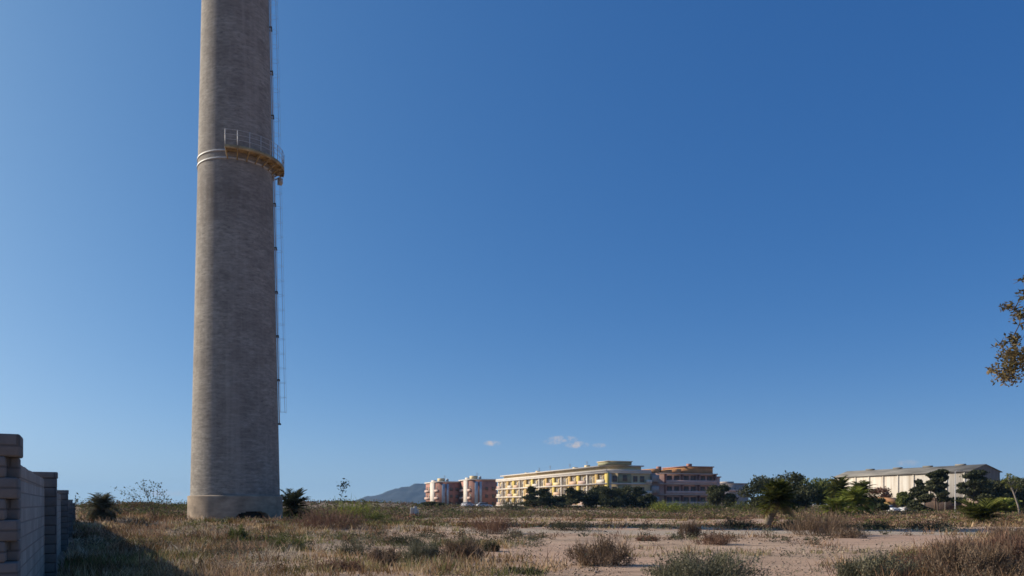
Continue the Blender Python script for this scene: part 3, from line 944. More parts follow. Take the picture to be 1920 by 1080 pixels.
def make_palm(name, loc, th, fr, nf, label, cat='palm', group=None, seed=0, tr=.2, el=(15, 80), nl=16, mat=None, droop=1.0, lw=.05, lean=0.0):
    g = random.Random(seed + 11)
    root = empty(name, loc, 0, label, cat, group)
    top = Vector((lean, 0, th))
    mb = MB()
    prof = [(tr * 1.25, -.2)] + [(tr * (1.05 + .10 * (k % 2)), th * k / 10) for k in range(1, 10)] + [(tr * 1.15, th)]
    mb.tube([(lean * max(0, z) / max(th, .1), 0, z) for r_, z in prof], [r_ for r_, z in prof], 10)
    mb.build('trunk', M['palm_trunk'], root, True)
    B, T, Wd, TN = [], [], [], []
    for k in range(nf):
        a = k * 2.399963 + g.uniform(-.2, .2)
        q = (k + .5) / nf
        e0 = R(el[1] + (el[0] - el[1]) * q + g.uniform(-8, 8))
        ln = fr * g.uniform(.8, 1.1)
        hd = Vector((math.cos(a), math.sin(a), 0)); sdv = Vector((-math.sin(a), math.cos(a), 0))
        pos = top.copy(); pts = [pos.copy()]; ang = e0
        dirs = []
        for s in range(12):
            d = hd * math.cos(ang) + Vector((0, 0, 1)) * math.sin(ang)
            pos = pos + d * ln / 12; pts.append(pos.copy()); dirs.append(d)
            ang -= droop * (.06 + .11 * s / 12)
        old = q > .86 and g.random() < .75
        base_t = .92 + g.random() * .08 if old else g.uniform(.1, .75)
        for s in range(12):
            B.append(pts[s]); T.append(pts[s + 1]); Wd.append(lw * 1.3); TN.append(min(1, base_t + .1))
        for j in range(nl):
            t = .12 + .86 * j / nl
            i = min(11, int(t * 12)); p = pts[i].lerp(pts[i + 1], t * 12 - i); d = dirs[i]
            ll = fr * .36 * (math.sin(math.pi * min(1, .12 + .85 * t)) ** .6)
            for sg in (-1, 1):
                tip = p + (sdv * sg * .75 + d * .6 + Vector((0, 0, .25 - .3 * droop * t))) .normalized() * ll * g.uniform(.85, 1.1)
                B.append(p); T.append(tip); Wd.append(lw); TN.append(min(1, max(0, base_t + g.uniform(-.12, .12))))
    v, f, c, t = blades(np.array([tuple(b) for b in B]), np.array([tuple(b) for b in T]), np.array(Wd), seed, np.array(TN), .04)
    mesh_np('crown', v, f, c, mat or M['palm_leaf'], root, t)
    return root

def make_shrub(name, loc, w, h, mat, label, group=None, seed=0, n=1500, leafy=.5, size=.05, depth=None, cat='shrub', spread=1.0, stems=True):
    """twiggy shrub: many stems fan out of a ragged footprint; small leaves along them"""
    g = np.random.default_rng(seed + 100)
    root = empty(name, loc, 0, label, cat, group)
    dp = depth or w * .8
    ns = max(14, int(26 * max(1, w)))
    foot = g.normal(size=(ns, 2)) * .22 * np.array([w, dp])
    ang = np.arctan2(foot[:, 1], foot[:, 0]) + g.normal(size=ns) * .6
    out = (.25 + .75 * g.random(ns)) * spread
    hh = h * (.45 + .6 * g.random(ns))
    edge = 1 - .55 * np.clip(np.hypot(foot[:, 0] / (w * .5), foot[:, 1] / (dp * .5)), 0, 1.2) ** 2
    hh = np.maximum(hh * np.clip(edge, .3, 1), h * .2)
    base = np.column_stack((foot, np.full(ns, -.05)))
    tip = np.column_stack((foot[:, 0] + np.cos(ang) * out * w * .27, foot[:, 1] + np.sin(ang) * out * dp * .27, hh))
    gl = ground_h(base[:, 0] + loc[0], base[:, 1] + loc[1]) - loc[2]
    base[:, 2] += gl; tip[:, 2] += gl
    parts = []
    k = g.integers(0, ns, n); t = g.random(n) ** .65
    p = base[k] + (tip[k] - base[k]) * t[:, None] + g.normal(size=(n, 3)) * np.array([.07 * w, .07 * dp, .07 * h])
    p[:, 2] = np.maximum(p[:, 2], gl.mean() + .01)
    tone = np.clip(.42 + .20 * np.sin(k * 3.7) + .16 * g.normal(size=n), 0, 1)
    nl = int(n * leafy)
    parts.append(leaves(p[:nl], size, seed, .55, 0, tone[:nl]))
    nb = n - nl
    dirv = (tip[k[nl:]] - base[k[nl:]]); dirv /= np.linalg.norm(dirv, axis=1, keepdims=True)
    dv = dirv * .8 + g.normal(size=(nb, 3)) * .45 + np.array([0, 0, .25])
    parts.append(blades(p[nl:], p[nl:] + dv * (h * .22) * (.5 + g.random(nb))[:, None], size * .28, seed + 1, np.clip(tone[nl:] + .12, 0, 1), .05))
    v, f, c, tn = merge(parts)
    mesh_np('foliage', v, f, c, mat, root, tn)
    if stems:
        v, f, c, tn = blades(base, tip, .02 + .006 * h, seed + 5, np.clip(g.random(ns) * .6, 0, 1), .03)
        mesh_np('stems', v, f, c, M['shrub_brown'], root, tn)
    return root

def pxm(px_len, z): return px_len * z / F
def far_at(px, z):
    x = (px - 960) / F * z
    return (x, z, gz(x, z))

# --- dark tree row in front of the long block
row = [(1000, 917, 30, 'plume', 'ragged dark conifer at the left end of the dark tree row'),
       (1018, 921, 32, 'plume', 'shorter dark conifer beside the left end of the tree row'),
       (1044, 928, 34, 'round', 'low dark tree filling the dip in the tree row'),
       (1066, 919, 30, 'plume', 'dark tree under the middle of the yellow facade'),
       (1092, 920, 34, 'round', 'round dark tree left of the block corner column'),
       (1118, 914, 34, 'round', 'dark tree directly below the white penthouse corner'),
       (1146, 911, 38, 'round', 'tallest purple brown tree below the shaded end facade'),
       (1174, 912, 36, 'round', 'broad dark tree right of the penthouse corner'),
       (1198, 918, 30, 'plume', 'narrow dark tree near the right end of the row'),
       (1212, 926, 24, 'round', 'smallest dark tree closing the right end of the row')]
for i, (px, top, wpx, kd, lab) in enumerate(row):
    z = 188 + (i * 37 % 11)
    l = far_at(px, z)
    h = ((HZ - top) / F * z + EYE - l[2]) * 1.10
    make_tree('dark_tree', l, h, pxm(wpx, z) * 1.8, lab, M['leaf_dark'], 'tree', 'dark trees in front of the apartment block', 20 + i, kd, 5200, .42, cb=.04)

misc = [('round_tree', 1355, 906, 46, 175, 'round', 'leaf_dark', 'dark round tree at the right end of the mauve block', .12),
        ('dark_tree', 1440, 889, 84, 150, 'round', 'leaf_dark', 'tall dark tree rising behind the leaning palm, left crown', .0),
        ('dark_tree', 1474, 881, 92, 152, 'round', 'leaf_dark', 'highest dark tree crown directly behind the leaning palm', .0),
        ('dark_tree', 1512, 889, 82, 156, 'round', 'leaf_mid', 'dark tree between the leaning palm and the bright palms', .0),
        ('dark_tree', 1544, 895, 58, 158, 'round', 'leaf_mid', 'dull green tree overlapping the left end of the warehouse roof', .0),
        ('dark_tree', 1642, 932, 44, 132, 'round', 'leaf_dark', 'low rounded dark tree right of the bright green palms', .03),
        ('bare_tree', 1646, 912, 40, 165, 'round', 'shrub_red', 'reddish thin crowned tree against the white warehouse wall', .35),
        ('dark_tree', 1724, 901, 34, 150, 'plume', 'leaf_dark', 'dark narrow tree before the middle of the warehouse wall', .06),
        ('small_tree', 1697, 920, 26, 152, 'round', 'leaf_mid', 'small grey green tree left of the narrow dark tree', .2),
        ('pine_tree', 1758, 883, 46, 145, 'tier', 'leaf_dark', 'tiered pine standing alone before the white wall', .3),
        ('pine_tree', 1826, 884, 60, 148, 'tier', 'leaf_dark', 'tiered pine hiding the right corner of the warehouse', .2),
        ('dark_tree', 1852, 891, 62, 152, 'round', 'leaf_dark', 'broad dark tree beyond the warehouse gable', .05),
        ('dark_tree', 1884, 886, 62, 155, 'round', 'leaf_dark', 'dark tree behind the slender pale trunk', .05),
        ('dark_tree', 1914, 886, 60, 158, 'round', 'leaf_dark', 'dark tree crown farthest right on the skyline', .05),
        ('green_tree', 1890, 930, 50, 118, 'round', 'leaf_light', 'low bright green tree under the dark trees at far right', .05),
        ('round_tree', 812, 940, 40, 200, 'round', 'leaf_dark', 'low dark tree at the foot of the leftmost block', .03)]
for i, (nm, px, top, wpx, z, kd, mt, lab, cb) in enumerate(misc):
    l = far_at(px, z)
    h = (HZ - top) / F * z + EYE - l[2]
    make_tree(nm, l, h, pxm(wpx, z) * (1.1 if kd == 'tier' else 1.35), lab, M[mt], 'tree', None, 50 + i, kd, 1100 if nm == 'bare_tree' else 7000, .40, cb=cb)

# slender pale trunk at far right
def slender_tree():
    l = far_at(1913, 105)
    root = empty('slender_tree', l, 0, 'slender leaning tree with a pale bare trunk and thin crown', 'tree')
    s = 105 / F
    pts = [(0, 0, -.2), (-4 * s, 0, 20 * s), (-10 * s, .1, 40 * s), (-17 * s, .1, 58 * s), (-23 * s, 0, 70 * s)]
    mb = MB().tube(pts, [.13, .11, .09, .07, .03], 7)
    for (q, dx, dz) in ((2, 10, 16), (3, -9, 9), (3, 12, 12), (4, 5, 6), (2, -8, 18)):
        p = Vector(pts[q]); mb.tube([p, p + Vector((dx * s * .5, .1, dz * s * .6)), p + Vector((dx * s, .2, dz * s))], [.05, .035, .015], 5)
    mb.build('trunk', M['bark_pale'], root, True)
    bl = [(Vector(pts[q]) + Vector((dx * s, .2, dz * s))) for (q, dx, dz) in ((2, 10, 16), (3, -9, 9), (3, 12, 12), (4, 5, 6), (2, -8, 18))]
    p, t = crown_pts([(b.x, b.y, b.z, .55, .55, .4) for b in bl], 420, 5)
    v, f, c, tn = leaves(p, .26, 3, .5, 0, t)
    mesh_np('crown', v, f, c, M['leaf_mid'], root, tn)
slender_tree()

# --- palms
l = far_at(1436, 58); l = (l[0], 58, gz(l[0], 58))
make_palm('palm_tree', l, 1.9, 1.62, 96, 'leaning palm with a dense shaggy dark crown and short thick trunk', 'palm', None, 1, .26, (-40, 85), 24, None, .5, .085, .85)
for i, (px, z, th, fr, lab) in enumerate(((1598, 110, 1.5, 3.3, 'bright green palm in front of the warehouse left end'),
                                          (1574, 118, 3.6, 2.5, 'taller palm with brown fronds beside the bright palm'),
                                          (1615, 124, 3.2, 2.6, 'dark palm rising behind the bright green palm'),
                                          (1566, 104, .6, 2.6, 'low bright palm clump left of the bright palm'))):
    l = far_at(px, z)
    make_palm('palm_tree', l, th, fr, 64, lab, 'palm', None, 5 + i, .22, (-40, 84), 22, M['leaf_light'] if i in (0, 3) else M['palm_leaf'], .9, .15, 0)
l = at(190, 976); z = l[1]
make_palm('dwarf_palm', l, .75, pxm(37, z), 120, 'shaggy dwarf palm on the grassy mound beyond the block wall', 'palm', None, 21, .2, (-70, 85), 18, M['shrub_grey'], .9, .05)
z = 72.0; l = far_at(548, z)
make_palm('palm_tree', l, 1.2, 2.05, 74, 'dark palm growing right beside the foot of the chimney', 'palm', None, 22, .24, (-60, 82), 22, M['leaf_dark'], .7, .09)
l = far_at(1840, 62)
make_palm('dwarf_palm', l, .55, 2.25, 64, 'low spreading palm with dead pale fronds at far right', 'palm', None, 23, .22, (-15, 60), 22, None, .6, .08)

# --- big tree on the right whose boughs reach into view
def big_tree():
    bx, by = 17.6, 22.0
    root = empty('tall_tree', (bx, by, gz(bx, by)), 0, 'tall tree with olive brown leafy boughs overhanging the right side', 'tree')
    def W3(px, py, y=22.0): return Vector(((px - 960) / F * y - bx, y - by, (HZ - py) / F * y + EYE))
    boughs = [(1896, 682, .50, 0), (1876, 664, .30, -.3), (1906, 700, .42, .4), (1930, 670, .55, 0), (1866, 690, .20, .2), (1890, 708, .22, 0), (1912, 660, .40, .2),
              (1914, 590, .36, 0), (1900, 572, .26, .2), (1935, 605, .5, -.3), (1910, 630, .28, .3), (1924, 552, .30, 0), (1950, 520, .4, 0), (1922, 520, .20, 0), (1890, 572, .16, 0), (1904, 640, .18, 0), (1872, 645, .14, 0)]
    blobs = []
    for (px, py, r, dy) in boughs:
        p = W3(px, py); blobs.append((p.x, dy, p.z, r, r * .9, r * .72))
    g = random.Random(4)
    for k in range(60):
        a = g.uniform(0, 6.28); u = g.uniform(-.7, 1); rr = 2.3 * math.sqrt(max(0.05, 1 - u * u * .8)) * g.uniform(.4, 1)
        x = math.cos(a) * rr + .9
        if x < -2.6: x = -x
        blobs.append((x, math.sin(a) * rr, 7.3 + u * 2.6, g.uniform(.45, .8), g.uniform(.45, .8), g.uniform(.35, .6)))
    p, t = crown_pts(blobs, 38000, 77, .6)
    v, f, c, tn = leaves(p, .115, 8, .42, 0, t)
    mesh_np('crown', v, f, c, M['leaf_olive'], root, tn)
    mb = MB()
    mb.tube([(0, 0, -.3), (.1, 0, 1.5), (.0, .1, 3.2), (.2, 0, 5.0), (.3, .1, 7.0)], [.26, .21, .18, .14, .07], 9)
    nodes = [Vector((.03, .03, 2.6)), Vector((0, .1, 3.4)), Vector((.1, .05, 4.2)), Vector((.2, 0, 5.0)), Vector((.25, .05, 6.0)), Vector((.3, .1, 7.0))]
    rad = [.13, .12, .11, .10, .08, .06]
    todo = [Vector(b[:3]) for b in blobs]
    while todo:                               # every bough grows from the nearest wood already there
        best = min(((e - n).length + .25 * max(0, n.z - e.z), i, j) for i, e in enumerate(todo) for j, n in enumerate(nodes))
        e = todo.pop(best[1]); st = nodes[best[2]]; r0 = max(.016, rad[best[2]] * .62)
        mid = st.lerp(e, .5) + Vector((g.uniform(-.08, .08), g.uniform(-.08, .08), .06))
        mb.tube([st, mid, e], [r0, r0 * .8, r0 * .55], 5)
        for q in range(4):                    # twigs
            tw = e + Vector((g.uniform(-.28, .28), g.uniform(-.28, .28), g.uniform(-.15, .25)))
            mb.tube([e.lerp(mid, .3 * q / 4), tw], [.012, .004], 4)
        nodes += [mid, e]; rad += [r0 * .8, r0 * .6]
    mb.build('trunk', M['bark'], root, True)
big_tree()

# --- shrubs on the waste ground: px, base row, width px, height px, material, leafy share, label
shr = [('dry_shrub', 1120, 1060, 92, 46, 'shrub_brown', .6, 'rounded dry brown shrub standing alone on the bare dirt'),
       ('green_shrub', 1318, 1092, 175, 54, 'shrub_grey', .82, 'wide olive green shrub in the foreground right of the lone dry shrub'),
       ('dark_shrub', 1075, 995, 78, 19, 'shrub_dark', .7, 'low flat topped dark green shrub on the shadowed strip'),
       ('dry_shrub', 1340, 1021, 58, 20, 'shrub_red', .4, 'low reddish brown shrub between the palm and the olive green shrub'),
       ('dry_shrub', 1292, 1009, 32, 30, 'shrub_brown', .4, 'small upright brown shrub behind the low reddish shrub'),
       ('dry_shrub', 1212, 1014, 34, 9, 'shrub_red', .4, 'tiny reddish tussock on the pale track'),
       ('dry_shrub', 1540, 1004, 105, 42, 'shrub_brown', .35, 'large brown bush in front of the bright palms'),
       ('dry_shrub', 1590, 1009, 50, 18, 'shrub_brown', .35, 'low brown tuft at the right foot of the large brown bush'),
       ('grey_shrub', 666, 1041, 58, 24, 'shrub_grey', .6, 'rounded grey green shrub on a pale patch right of the chimney'),
       ('grey_shrub', 790, 1056, 72, 34, 'shrub_grey', .55, 'olive grey bush with a dark right side in the foreground scrub'),
       ('dry_shrub', 866, 1052, 66, 32, 'shrub_brown', .4, 'brown bush touching the right side of the olive grey bush'),
       ('grey_shrub', 924, 1034, 28, 14, 'shrub_dark', .5, 'small dark tuft right of the brown bush pair'),
       ('dark_shrub', 978, 1075, 62, 10, 'shrub_dark', .5, 'flat dark mat of weeds at the bottom centre'),
       ('dry_shrub', 924, 1001, 64, 26, 'shrub_red', .3, 'brown clump at the right end of the long grass band'),
       ('dry_shrub', 968, 1006, 20, 8, 'shrub_brown', .4, 'tiny brown tuft just right of the long grass band'),
       ('green_shrub', 664, 974, 84, 30, 'leaf_light', .7, 'feathery light green bush to the right of the chimney'),
       ('green_shrub', 700, 978, 40, 14, 'leaf_mid', .6, 'small green bush at the right foot of the feathery bush'),
       ('dark_shrub', 1382, 992, 66, 18, 'shrub_dark', .5, 'low dark shrub left of the leaning palm trunk'),
       ('dark_shrub', 1490, 994, 46, 20, 'shrub_dark', .5, 'dark clump at the right foot of the leaning palm'),
       ('dark_shrub', 1640, 993, 74, 15, 'shrub_dark', .4, 'low shrub coloured dark as chimney shadow, right of the large brown bush'),  # dark leaf colour paints the chimney shadow lying over low plants
       ('dark_shrub', 1745, 993, 90, 16, 'shrub_dark', .4, 'long low shrub coloured dark as chimney shadow in front of the low spreading palm'),  # likewise darkened in colour to draw the shadow strip
       ('green_shrub', 1252, 961, 50, 20, 'leaf_light', .7, 'bright green bush at the foot of the mauve block'),
       ('green_shrub', 1292, 960, 44, 17, 'leaf_mid', .7, 'green bush right of the bright bush below the mauve block'),
       ('green_shrub', 1232, 959, 30, 16, 'leaf_mid', .7, 'small green bush left of the bright bush below the mauve block'),
       ('green_shrub', 1332, 959, 46, 18, 'leaf_mid', .7, 'green bush below the dark round tree'),
       ('green_shrub', 1392, 961, 50, 20, 'leaf_mid', .7, 'green bush in front of the pale grey far block'),
       ('grey_shrub', 960, 958, 40, 16, 'shrub_grey', .6, 'greyish bush left of the dark tree row'),
       ('dry_shrub', 1820, 1093, 150, 62, 'shrub_brown', .6, 'tall brown brush in the right foreground'),
       ('dry_shrub', 1730, 1080, 110, 44, 'shrub_red', .6, 'reddish dry brush left of the tall brown brush'),
       ('green_shrub', 1640, 1092, 130, 48, 'shrub_grey', .8, 'grey green bush at the left end of the foreground brush'),
       ('dry_shrub', 1905, 1075, 130, 66, 'shrub_red', .6, 'tallest reddish dry brush at the far right foreground'),
       ('dry_shrub', 1900, 1022, 90, 36, 'shrub_brown', .6, 'brown brush behind the foreground brush at far right'),
       ('dry_shrub', 1790, 1040, 70, 28, 'shrub_red', .35, 'small reddish brush between the foreground brush and the pale track'),
       ('green_shrub', 1690, 1060, 70, 24, 'shrub_green', .8, 'small dull green bush behind the grey green foreground bush'),
       ('dark_shrub', 640, 1070, 66, 18, 'shrub_red', .5, 'low dark reddish weeds at the bottom left of the scrub'),
       ('green_shrub', 540, 1030, 50, 24, 'shrub_green', .6, 'small green bush in the grass below the chimney'),
       ('green_shrub', 446, 1012, 30, 22, 'shrub_green', .6, 'little green weed in the grass right under the chimney'),
       ('dark_shrub', 762, 1022, 78, 14, 'shrub_dark', .4, 'purplish dark low shrub behind the olive grey bush'),
       ('green_shrub', 850, 1024, 72, 12, 'leaf_mid', .5, 'low fresh green weeds behind the brown bush'),
       ('grey_shrub', 720, 1060, 56, 26, 'shrub_brown', .4, 'twiggy brown bush left of the olive grey bush'),
       ('dry_shrub', 620, 990, 100, 30, 'shrub_red', .3, 'reddish brown brush beside the palm at the chimney foot')]
for i, (nm, px, by, wpx, hpx, mt, lf, lab) in enumerate(shr):
    l = at(px, by); z = l[1]
    w, h = pxm(wpx, z), pxm(hpx, z) * (1.25 if px < 1000 else 1.08)
    n = int(np.clip(1400 + 24000 / z * (wpx * hpx) / 1400, 1000, 14000))
    make_shrub(nm, l, w, h, M[mt], lab, None, i, n, lf, max(.045, z * .0016), cat='shrub')

# thin saplings and sprigs against the sky
def sprig(name, loc, stems, label, mat, ls, seed, cat='plant', nl=26, r=.02):
    root = empty(name, loc, 0, label, cat)
    g = random.Random(seed)
    mb = MB(); P = []
    for path in stems:
        mb.tube(path, [r * (1 - .75 * k / (len(path) - 1)) for k in range(len(path))], 5)
        a = np.array(path)
        for k in range(nl):
            t = g.uniform(.45, 1.0) * (len(path) - 1); i = min(len(path) - 2, int(t))
            q = a[i] + (a[i + 1] - a[i]) * (t - i)
            P.append(q + np.array([g.gauss(0, ls * .9), g.gauss(0, ls * .9), g.gauss(0, ls * .7)]))
    mb.build('stem', M['bark'], root)
    P = np.array(P)
    v, f, c, t = leaves(P, ls, seed, .45)
    mesh_np('leaves', v, f, c, mat, root, t)
# spreading sprigs seen over the mound left of the chimney
z = 55.0; l = far_at(292, z); s = z / F
def S(px, py): return ((px - 292) * s, 0.0, (HZ - py) * s + EYE - l[2])
stems = []
gg = random.Random(5)
for (px, py) in ((232, 912), (250, 905), (262, 897), (275, 908), (284, 902), (300, 903), (306, 918), (322, 930), (240, 926), (270, 922), (214, 914), (293, 922)):
    a = S(292, 955); b = S(px * .6 + 292 * .4 + gg.uniform(-6, 6), py * .6 + 950 * .4 + gg.uniform(-4, 4)); c = S(px, py)
    dy = gg.uniform(-.6, .6)
    stems.append([(a[0], 0, l[2] * 0 - .1), (b[0], dy * .5, b[2]), (c[0], dy, c[2])])
sprig('tall_weed', l, stems, 'tall spindly weed with sparse leafy sprays left of the chimney', M['leaf_dark'], .15, 3, 'plant', 26, .013)
z = 62.0; l = far_at(641, z); s = z / F
hh = (HZ - 905) * s + EYE - l[2]
sprig('sapling', l, [[(0, 0, -.1), (.1, 0, hh * .5), (.05, 0, hh * .9)], [(.06, 0, hh * .75), (-.2, 0, hh * .95)], [(.06, 0, hh * .75), (.3, .1, hh)], [(.05, 0, hh * .85), (.1, .1, hh * 1.02)]],
      'thin lone sapling with a tuft of leaves at its top, right of the chimney', M['leaf_dark'], .24, 8, 'plant', 20, .016)
for i, (px, top, lab) in enumerate(((629, 936, 'short dark stalk left of the thin lone sapling'), (680, 934, 'short dark stalk right of the feathery green bush'), (142, 926, 'leafy sprig rising over the far end of the block wall'))):
    z = 66.0 if i < 2 else 47; l = far_at(px, z); hh = (HZ - top) * z / F + EYE - l[2]
    sprig('stalk', l, [[(0, 0, -.1), (.03, 0, hh * .6), (0, 0, hh)], [(.03, 0, hh * .6), (.12, 0, hh * .85)]], lab, M['leaf_dark'], .17, 30 + i, 'plant', 16, .016)

# ------------------------------------------------------------------ small things far off
M['paint_white'] = plain('white_paint', (.72, .72, .72), .3, .04, 1)
M['tyre'] = plain('tyre_rubber', (.02, .02, .02), .9)
M['lamp_red'] = plain('tail_red', (.35, .02, .02), .3)
def car(px, z, rz, label, group='white cars parked by the warehouse'):
    l = far_at(px, z)
    root = empty('parked_car', l, rz, label, 'car', group)
    # side profile swept across the width; bonnet towards +x
    prof = [(-2.05, .35), (-2.1, .75), (-2.0, .95), (-1.75, 1.02), (.85, .98), (1.75, .86), (2.05, .70), (2.1, .38), (1.6, .30), (-1.6, .30)]
    def sweep(pr, hw, name, mat, top_in=0.0):
        n = len(pr); vs = [(x, -hw, zz) for x, zz in pr] + [(x, hw, zz) for x, zz in pr]
        if top_in:
            zm = max(zz for x, zz in pr)
            vs = [(x, y * (1 - top_in * (zz > zm - .12)), zz) for (x, y, zz) in vs]
        fs = [tuple(range(n)), tuple(range(2 * n - 1, n - 1, -1))] + [(i, i + n, (i + 1) % n + n, (i + 1) % n) for i in range(n)]
        return MB().add(vs, fs).build(name, mat, root, False, .03)
    sweep(prof, .86, 'body', M['paint_white'])
    sweep([(-1.72, 1.02), (-1.35, 1.36), (.25, 1.36), (.82, .98)], .78, 'cabin_glass', M['glass'], .12)
    sweep([(-1.40, 1.36), (-1.2, 1.44), (.1, 1.44), (.32, 1.36)], .72, 'roof', M['paint_white'])
    for x in (-1.32, 1.32):
        for sgn in (-1, 1):
            w = MB().tube([(x, sgn * .66, .31), (x, sgn * .88, .31)], .31, 16).build('wheel', M['tyre'], root)
            MB().tube([(0 + x, sgn * .86, .31), (x, sgn * .895, .31)], .18, 12).build('rim', M['galv'], w)
    for sgn in (-1, 1):
        MB().rbox((2.07, sgn * .62, .66), (.08, .36, .14)).build('headlight', M['galv'], root)
        MB().rbox((-2.08, sgn * .70, .80), (.06, .22, .16)).build('tail_light', M['lamp_red'], root)
car(1707, 152, R(14), 'white car parked side on below the small grey green tree')
car(1666, 150, R(-70), 'white car seen end on beside the orange roofed shed')
car(878, 205, R(60), 'pale car parked at the foot of the red brown aerial block', 'pale cars below the left blocks')
car(908, 208, R(20), 'pale car parked side on left of the long yellow block', 'pale cars below the left blocks')

def pole():
    l = far_at(1791, 128)
    hh = (HZ - 884) * 128 / F + EYE - l[2]
    root = empty('street_lamp', l, 0, 'thin pale lamp post standing before the warehouse wall', 'lamp post')
    MB().tube([(0, 0, -.2), (0, 0, .9), (0, 0, hh)], [.11, .085, .05], 8).build('post', M['galv'], root)
    MB().tube([(0, 0, hh - .05), (.3, 0, hh + .12), (.8, 0, hh + .15)], .035, 6).build('arm', M['galv'], root)
    MB().rbox((.95, 0, hh + .13), (.5, .2, .1)).build('lamp_head', M['ladder'], root, False, .02)
pole()

M['rub_red'] = plain('red_brick_rubble', (.34, .15, .10), .95, .3, 3)
def rubble():
    l = far_at(777, 96)
    root = empty('rubble_heap', l, .3, 'small heap of white slabs on red brick rubble below the hills', 'rubble')
    g = random.Random(9)
    mb = MB()
    for k in range(46):
        a = g.uniform(0, 6.28); rr = g.uniform(0, .85)
        mb.rbox((math.cos(a) * rr, math.sin(a) * rr, .08 + g.uniform(0, .55) * (1 - rr)), (.26, .14, .1), g.uniform(0, 3), g.uniform(-.6, .6))
    mb.build('bricks', M['rub_red'], root)
    mb = MB()
    for (x, y, zz, sx, sz, t) in ((-.3, 0, .75, .4, .9, .15), (.1, -.1, .85, .35, 1.0, -.1), (.38, .05, .65, .3, .7, .2), (-.05, .15, .62, .7, .5, .3)):
        mb.rbox((x, y, zz), (sx, .18, sz), g.uniform(-.4, .4), t)
    mb.build('slabs', M['white'], root, False, .02)
rubble()

# ------------------------------------------------------------------ grass, weeds and gravel (stuff)
def veg_density(x, z):
    """share 0..1 of ground covered by dry grass"""
    n1 = fbm(x / 3.0, z / 3.0, 51, 4); n2 = fbm(x / 9.0, z / 4.0, 61, 3)
    d = np.zeros_like(x)
    # left field: dense to a ragged edge
    bx = np.interp(z, [14, 18, 24, 30, 36, 42, 50, 62, 75], [-4.2, -5.6, -7.8, -10.2, -10.8, -10.0, -9.5, -12, -16])
    d = np.maximum(d, np.clip((bx - x) / 2.0 + (n1 - .5) * 3, 0, 1))
    # long band right of the chimney
    band = np.exp(-((z - 56) / 7.0) ** 2) * (x < -1.5 + (n1 - .5) * 4) * (x > -26)
    d = np.maximum(d, np.clip(band * 2.2 * (.5 + n1), 0, 1))
    # foreground scrub left of the bare dirt
    fg = np.clip((1.0 - x) / 2.5, 0, 1) * np.clip((36 - z) / 6, 0, 1)
    d = np.maximum(d, fg * np.clip((n2 - .54) * 6, 0, 1) * .7)
    # foreground brush on the right
    rx = np.interp(z, [15, 18, 26, 45, 60], [6.0, 7.2, 12.2, 27, 40])
    d = np.maximum(d, np.clip((x - rx) / 2.0 + (n1 - .5) * 2, 0, 1))
    # streaky cover behind the track
    st = fbm(x / 30.0, z / 6.0, 71, 3)
    far = np.clip((z - 50) / 6, 0, 1) * np.clip((st - .50) * 9, 0, 1) * .7
    far = np.maximum(far, np.clip((z - 125) / 15, 0, 1) * .6)
    d = np.maximum(d, far)
    # sparse tufts on the bare dirt
    d = np.maximum(d, np.clip((n1 - .64) * 4, 0, .35))
    return d

def scatter(n, z0, z1, xmarg, seed, power=1.0):
    g = np.random.default_rng(seed)
    u = g.random(n)
    z = z0 * (z1 / z0) ** u if power == 'log' else z0 + (z1 - z0) * u ** power
    half = (960 / F) * z * 1.12 + 3
    x = (g.random(n) * 2 - 1) * half
    return x, z, g

def wall_side(x, z):                          # keep stalks on the field side of the wall
    return (x - (-4.61 - .536 * (z - 7.5))) * .88 > .1

def grass(name, ntuft, z0, z1, seed, mat, dens, per, hmin, hmax, width, label=None, lean_k=.42):
    x, z, g = scatter(ntuft, z0, z1, 3, seed, 'log')
    keep = g.random(ntuft) < dens(x, z)
    keep &= wall_side(x, z) & (np.hypot(x - CX, z - CY) > np.where(x < CX - 1.2, 5.6, 3.7))
    x, z = x[keep], z[keep]
    n = len(x)
    ht = (hmin + (hmax - hmin) * g.random(n) ** 1.4) * (.55 + .9 * fbm(x / 2.0, z / 2.0, 81, 3))
    tone0 = np.clip(.5 + (fbm(x / 1.1, z / 1.4, 91, 3) - .5) * 2.2 + (g.random(n) - .5) * .35, 0, 1)
    k = np.repeat(np.arange(n), per); m = len(k)
    spread = (.04 + .0016 * z[k] + ht[k] * .18)
    bx = x[k] + g.normal(size=m) * spread; bz = z[k] + g.normal(size=m) * spread
    base = np.column_stack((bx, bz, ground_h(bx, bz) - .02))
    hh = ht[k] * (.45 + .75 * g.random(m))
    lean = g.normal(size=(m, 2)) * lean_k * hh[:, None]
    tip = base + np.column_stack((lean, hh))
    wd = np.maximum(width, z[k] * .00085) * (.7 + .6 * g.random(m))
    v, f, c, t = blades(base, tip, wd, seed + 3, np.clip(tone0[k] + g.normal(size=m) * .14, 0, 1), .15)
    o = mesh_np(name, v, f, c, mat, None, t)
    tag(o, label, kind='stuff')
    return m

